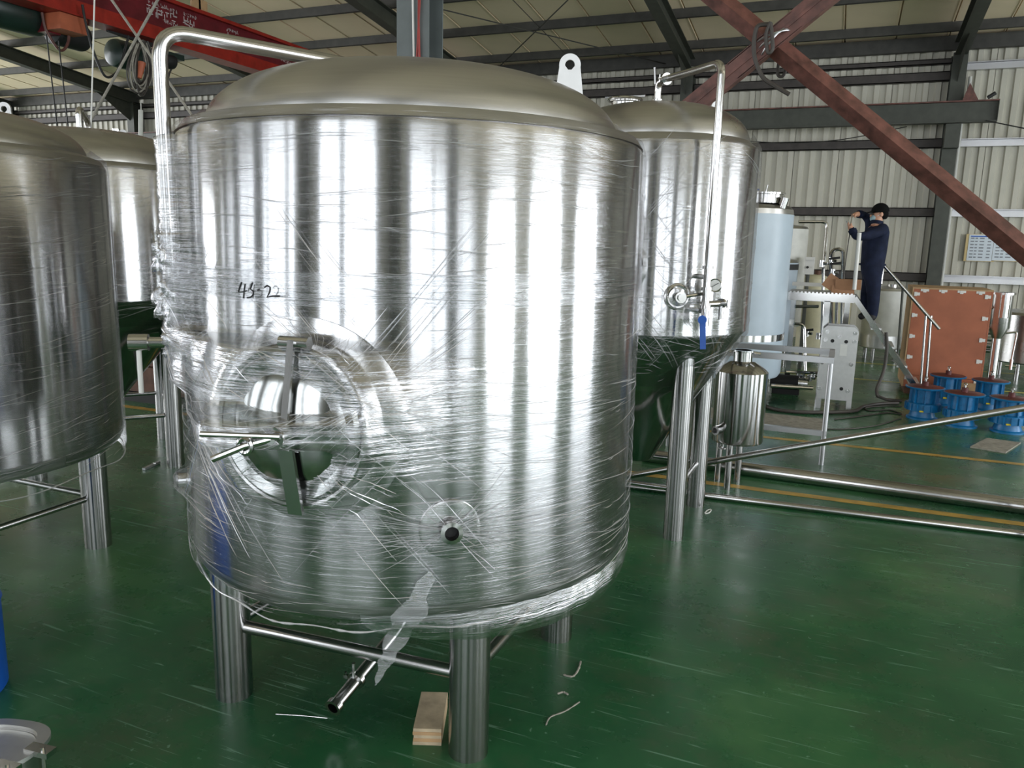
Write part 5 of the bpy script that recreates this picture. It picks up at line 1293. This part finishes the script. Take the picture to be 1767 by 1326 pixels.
# ================================================================== WORKER
wk = None
def make_person():
    D = 10.25; s = D/F     # metres per pixel at his distance
    base = aD(1503, 557, D)
    def pj(px, py, dd=0.0): return aD(px, py, D)+Vector((0.0, 1.0, 0))*dd
    J = {}
    def add(n, px, py, r, dd=0.0): J[n] = (pj(px, py, dd), r)
    add('pelvis', 1505, 468, 0.165); add('waist', 1506, 445, 0.155); add('chest', 1511, 414, 0.180); add('neckb', 1511, 393, 0.10); add('neck', 1513, 384, 0.052); add('head', 1515, 374, 0.085, -0.0); add('crown', 1518, 364, 0.085)
    add('shR', 1525, 396, 0.092, -0.12); add('elR', 1494, 408, 0.062, -0.20); add('elR2', 1476, 409, 0.055, -0.20); add('wrR', 1470, 397, 0.040, -0.18)
    add('shL', 1505, 394, 0.080, 0.14); add('elL', 1500, 378, 0.060, 0.22); add('fL', 1492, 370, 0.052, 0.20); add('wrL', 1482, 369, 0.042, 0.12)
    add('hpR', 1506, 478, 0.115, -0.09); add('knR', 1507, 512, 0.085, -0.09); add('anR', 1506, 546, 0.064, -0.08); add('toR', 1499, 553, 0.045, -0.08)
    add('hpL', 1504, 478, 0.112, 0.10); add('knL', 1495, 512, 0.082, 0.10); add('anL', 1494, 543, 0.058, 0.10); add('toL', 1482, 550, 0.042, 0.10)
    names = list(J); idx = {n: i for i, n in enumerate(names)}
    E_ = [('pelvis','waist','c'),('waist','chest','c'),('chest','neckb','c'),('neckb','neck','s'),('neck','head','s'),('head','crown','s'),
          ('chest','shR','c'),('shR','elR','c'),('elR','elR2','c'),('elR2','wrR','c'),('chest','shL','c'),('shL','elL','c'),('elL','fL','c'),('fL','wrL','c'),
          ('pelvis','hpR','c'),('hpR','knR','c'),('knR','anR','c'),('anR','toR','h'),('pelvis','hpL','c'),('hpL','knL','c'),('knL','anL','c'),('anL','toL','h')]
    root = thing('person', 'worker in navy overalls and dark cap standing on the stair, arms raised at a tool', 'person', tuple(base))
    def skin_mesh(name, co, rad, edges, parent, matlist, pick):
        me = bpy.data.meshes.new(name); me.from_pydata([tuple(c-WL[root.name]) for c in co], edges, []); me.update()
        o = bpy.data.objects.new(name, me); COL.objects.link(o)
        md_ = o.modifiers.new('skin', 'SKIN'); md_.use_smooth_shade = True
        for i, r in enumerate(rad): me.skin_vertices[0].data[i].radius = (r, r)
        me.skin_vertices[0].data[0].use_root = True
        ss = o.modifiers.new('sub', 'SUBSURF'); ss.levels = 2; ss.render_levels = 2
        dg = bpy.context.evaluated_depsgraph_get(); nm = bpy.data.meshes.new_from_object(o.evaluated_get(dg))
        bpy.data.objects.remove(o)
        nm.name = name; nm.materials.clear()
        for k in matlist: nm.materials.append(M[k])
        for p in nm.polygons: p.material_index = pick(p.center+WL[root.name]); p.use_smooth = True
        ob = bpy.data.objects.new(name, nm); COL.objects.link(ob); ob.parent = parent; WL[ob.name] = WL[root.name]; return ob
    co = [J[n][0] for n in names]; rad = [J[n][1] for n in names]
    segs = [(J[a][0], J[b][0], k) for a, b, k in E_]
    def pick(c):
        best = 1e9; kk = 'c'
        for a, b, k in segs:
            d = b-a; t = max(0, min(1, (c-a).dot(d)/d.length_squared)); q = (a+d*t-c).length
            if q < best: best = q; kk = k
        return {'c': 0, 's': 1, 'h': 2}[kk]
    # hands are part of the body skeleton: palms and five fingers each
    def hand(wn, palm, fingers):
        i0 = len(co); co.append(palm); rad.append(0.030); E2.append((idx[wn], i0)); segs.append((J[wn][0]*0.3+palm*0.7, palm, 's'))
        for fgr in fingers:
            prev = i0
            for k, p in enumerate(fgr):
                co.append(p); rad.append(0.0105-0.002*k); E2.append((prev, len(co)-1)); prev = len(co)-1
                segs.append((palm, p, 's'))
    E2 = [(idx[a], idx[b]) for a, b, _ in E_]
    pR = J['wrR'][0]+(pj(1467, 391, -0.18)-J['wrR'][0]); pL = pj(1475, 370, 0.05)
    def fing(p, dirs, n=5, spread=Vector((0, 0.018, 0)), d1=Vector((-0.03, 0, 0.03)), d2=Vector((0.0, 0, 0.03))):
        out = []
        for k in range(4):
            o_ = spread*(k-1.5); L = (0.9, 1.0, 0.95, 0.78)[k]
            out.append([p+o_+d1*0.9*L, p+o_+(d1+d2)*L*1.0])
        out.append([p-spread*2.2+d2*0.5+Vector((0.01, 0, 0)), p-spread*2.0+d2*1.4])
        return out
    hand('wrR', pR, fing(pR, None, d1=Vector((-0.030, 0, 0.022)), d2=Vector((0.005, 0, 0.028))))
    hand('wrL', pL, fing(pL, None, d1=Vector((-0.035, -0.01, -0.015)), d2=Vector((0.0, 0, -0.032))))
    body = skin_mesh('body', co, rad, E2, root, ['navy', 'skin', 'shoe'], pick)
    L0 = WL[root.name]
    hc = J['head'][0]; cr = J['crown'][0]; mid = (hc+cr)/2
    face = Vector((-0.94, -0.30, -0.10)).normalized()      # looks to the left, slightly down
    sidev = face.cross(uz).normalized(); upv = sidev.cross(face).normalized()
    def ell(m, c, a, b, c_, n=16, zmin=-1.0, back=None):
        k = len(m.v)
        for i in range(n+1):
            t = -PI/2+PI*i/n; t = max(t, math.asin(zmin))
            for j in range(24):
                u = 2*PI*j/24; m.v.append(tuple(c+face*(a*math.cos(t)*math.cos(u))+sidev*(b*math.cos(t)*math.sin(u))+upv*(c_*math.sin(t))))
        for i in range(n):
            for j in range(24):
                j2 = (j+1) % 24; m.f.append((k+i*24+j, k+i*24+j2, k+(i+1)*24+j2, k+(i+1)*24+j))
    m = MB(); ell(m, mid+upv*0.030-face*0.018, 0.110, 0.098, 0.108, zmin=-0.12); m.build('cap', 'hair', root)
    m = MB(); ell(m, mid-face*0.040-upv*0.010, 0.078, 0.090, 0.085, zmin=-0.8); m.build('hair', 'hair', root)
    MB().bar(mid+face*0.085+upv*0.035, mid+face*0.135+upv*0.025, 0.13, 0.008, upv).build('cap_peak', 'hair', root)
    m = MB(); ell(m, mid+face*0.062-upv*0.055, 0.048, 0.062, 0.052); m.build('face_mask', 'mask', root)
    for s_ in (-1, 1):
        m = MB(); ell(m, mid+sidev*(0.088*s_)-upv*0.012-face*0.005, 0.020, 0.010, 0.030, n=8); m.build('ear', 'skin', root)
        m = MB(); ell(m, mid+face*0.084+sidev*(0.032*s_)+upv*0.000, 0.008, 0.014, 0.007, n=8); m.build('eye', 'ink', root)
        MB().tube([mid+face*0.045+sidev*(0.075*s_)-upv*0.03, mid+sidev*(0.09*s_)-upv*0.005], 0.003, 5).build('mask_strap', 'white', root)
    m = MB(); ell(m, mid+face*0.098-upv*0.022, 0.018, 0.013, 0.022, n=8); m.build('nose', 'skin', root)
    for wn, e in (('wrR', 'elR2'), ('wrL', 'fL')):
        d = (J[e][0]-J[wn][0]).normalized(); MB().ring(J[wn][0]+d*0.0, J[wn][0]+d*0.05, 0.052, 0.044, 18).build('cuff', 'navy', root)
    d = J['neck'][0]-J['neckb'][0]; MB().ring(J['neck'][0]-d.normalized()*0.035, J['neck'][0]+d.normalized()*0.012, 0.080, 0.066, 22).build('collar', 'navy', root)
    MB().ring(J['waist'][0]-uz*0.10, J['waist'][0]-uz*0.075, 0.168, 0.15, 24).build('waist_seam', 'navy', root)
    tl = thing('hand_tool', 'small tool with thin cable held in the raised hands of the worker', 'tool', tuple(pj(1466, 378, -0.1)))
    MB().cyl(pj(1461, 382, -0.15), pj(1467, 392, -0.16), 0.010, n=10).cyl(pj(1467, 390, -0.16), pj(1471, 371, -0.02), 0.006, n=8).build('tool_shaft', 'bright', tl)
    MB().tube(spl([pj(1468, 392, -0.16), pj(1463, 425, -0.16), pj(1457, 470, -0.1), pj(1455, 496, -0.1)]), 0.007, 6).build('tool_cable', 'cable', tl)
make_person()
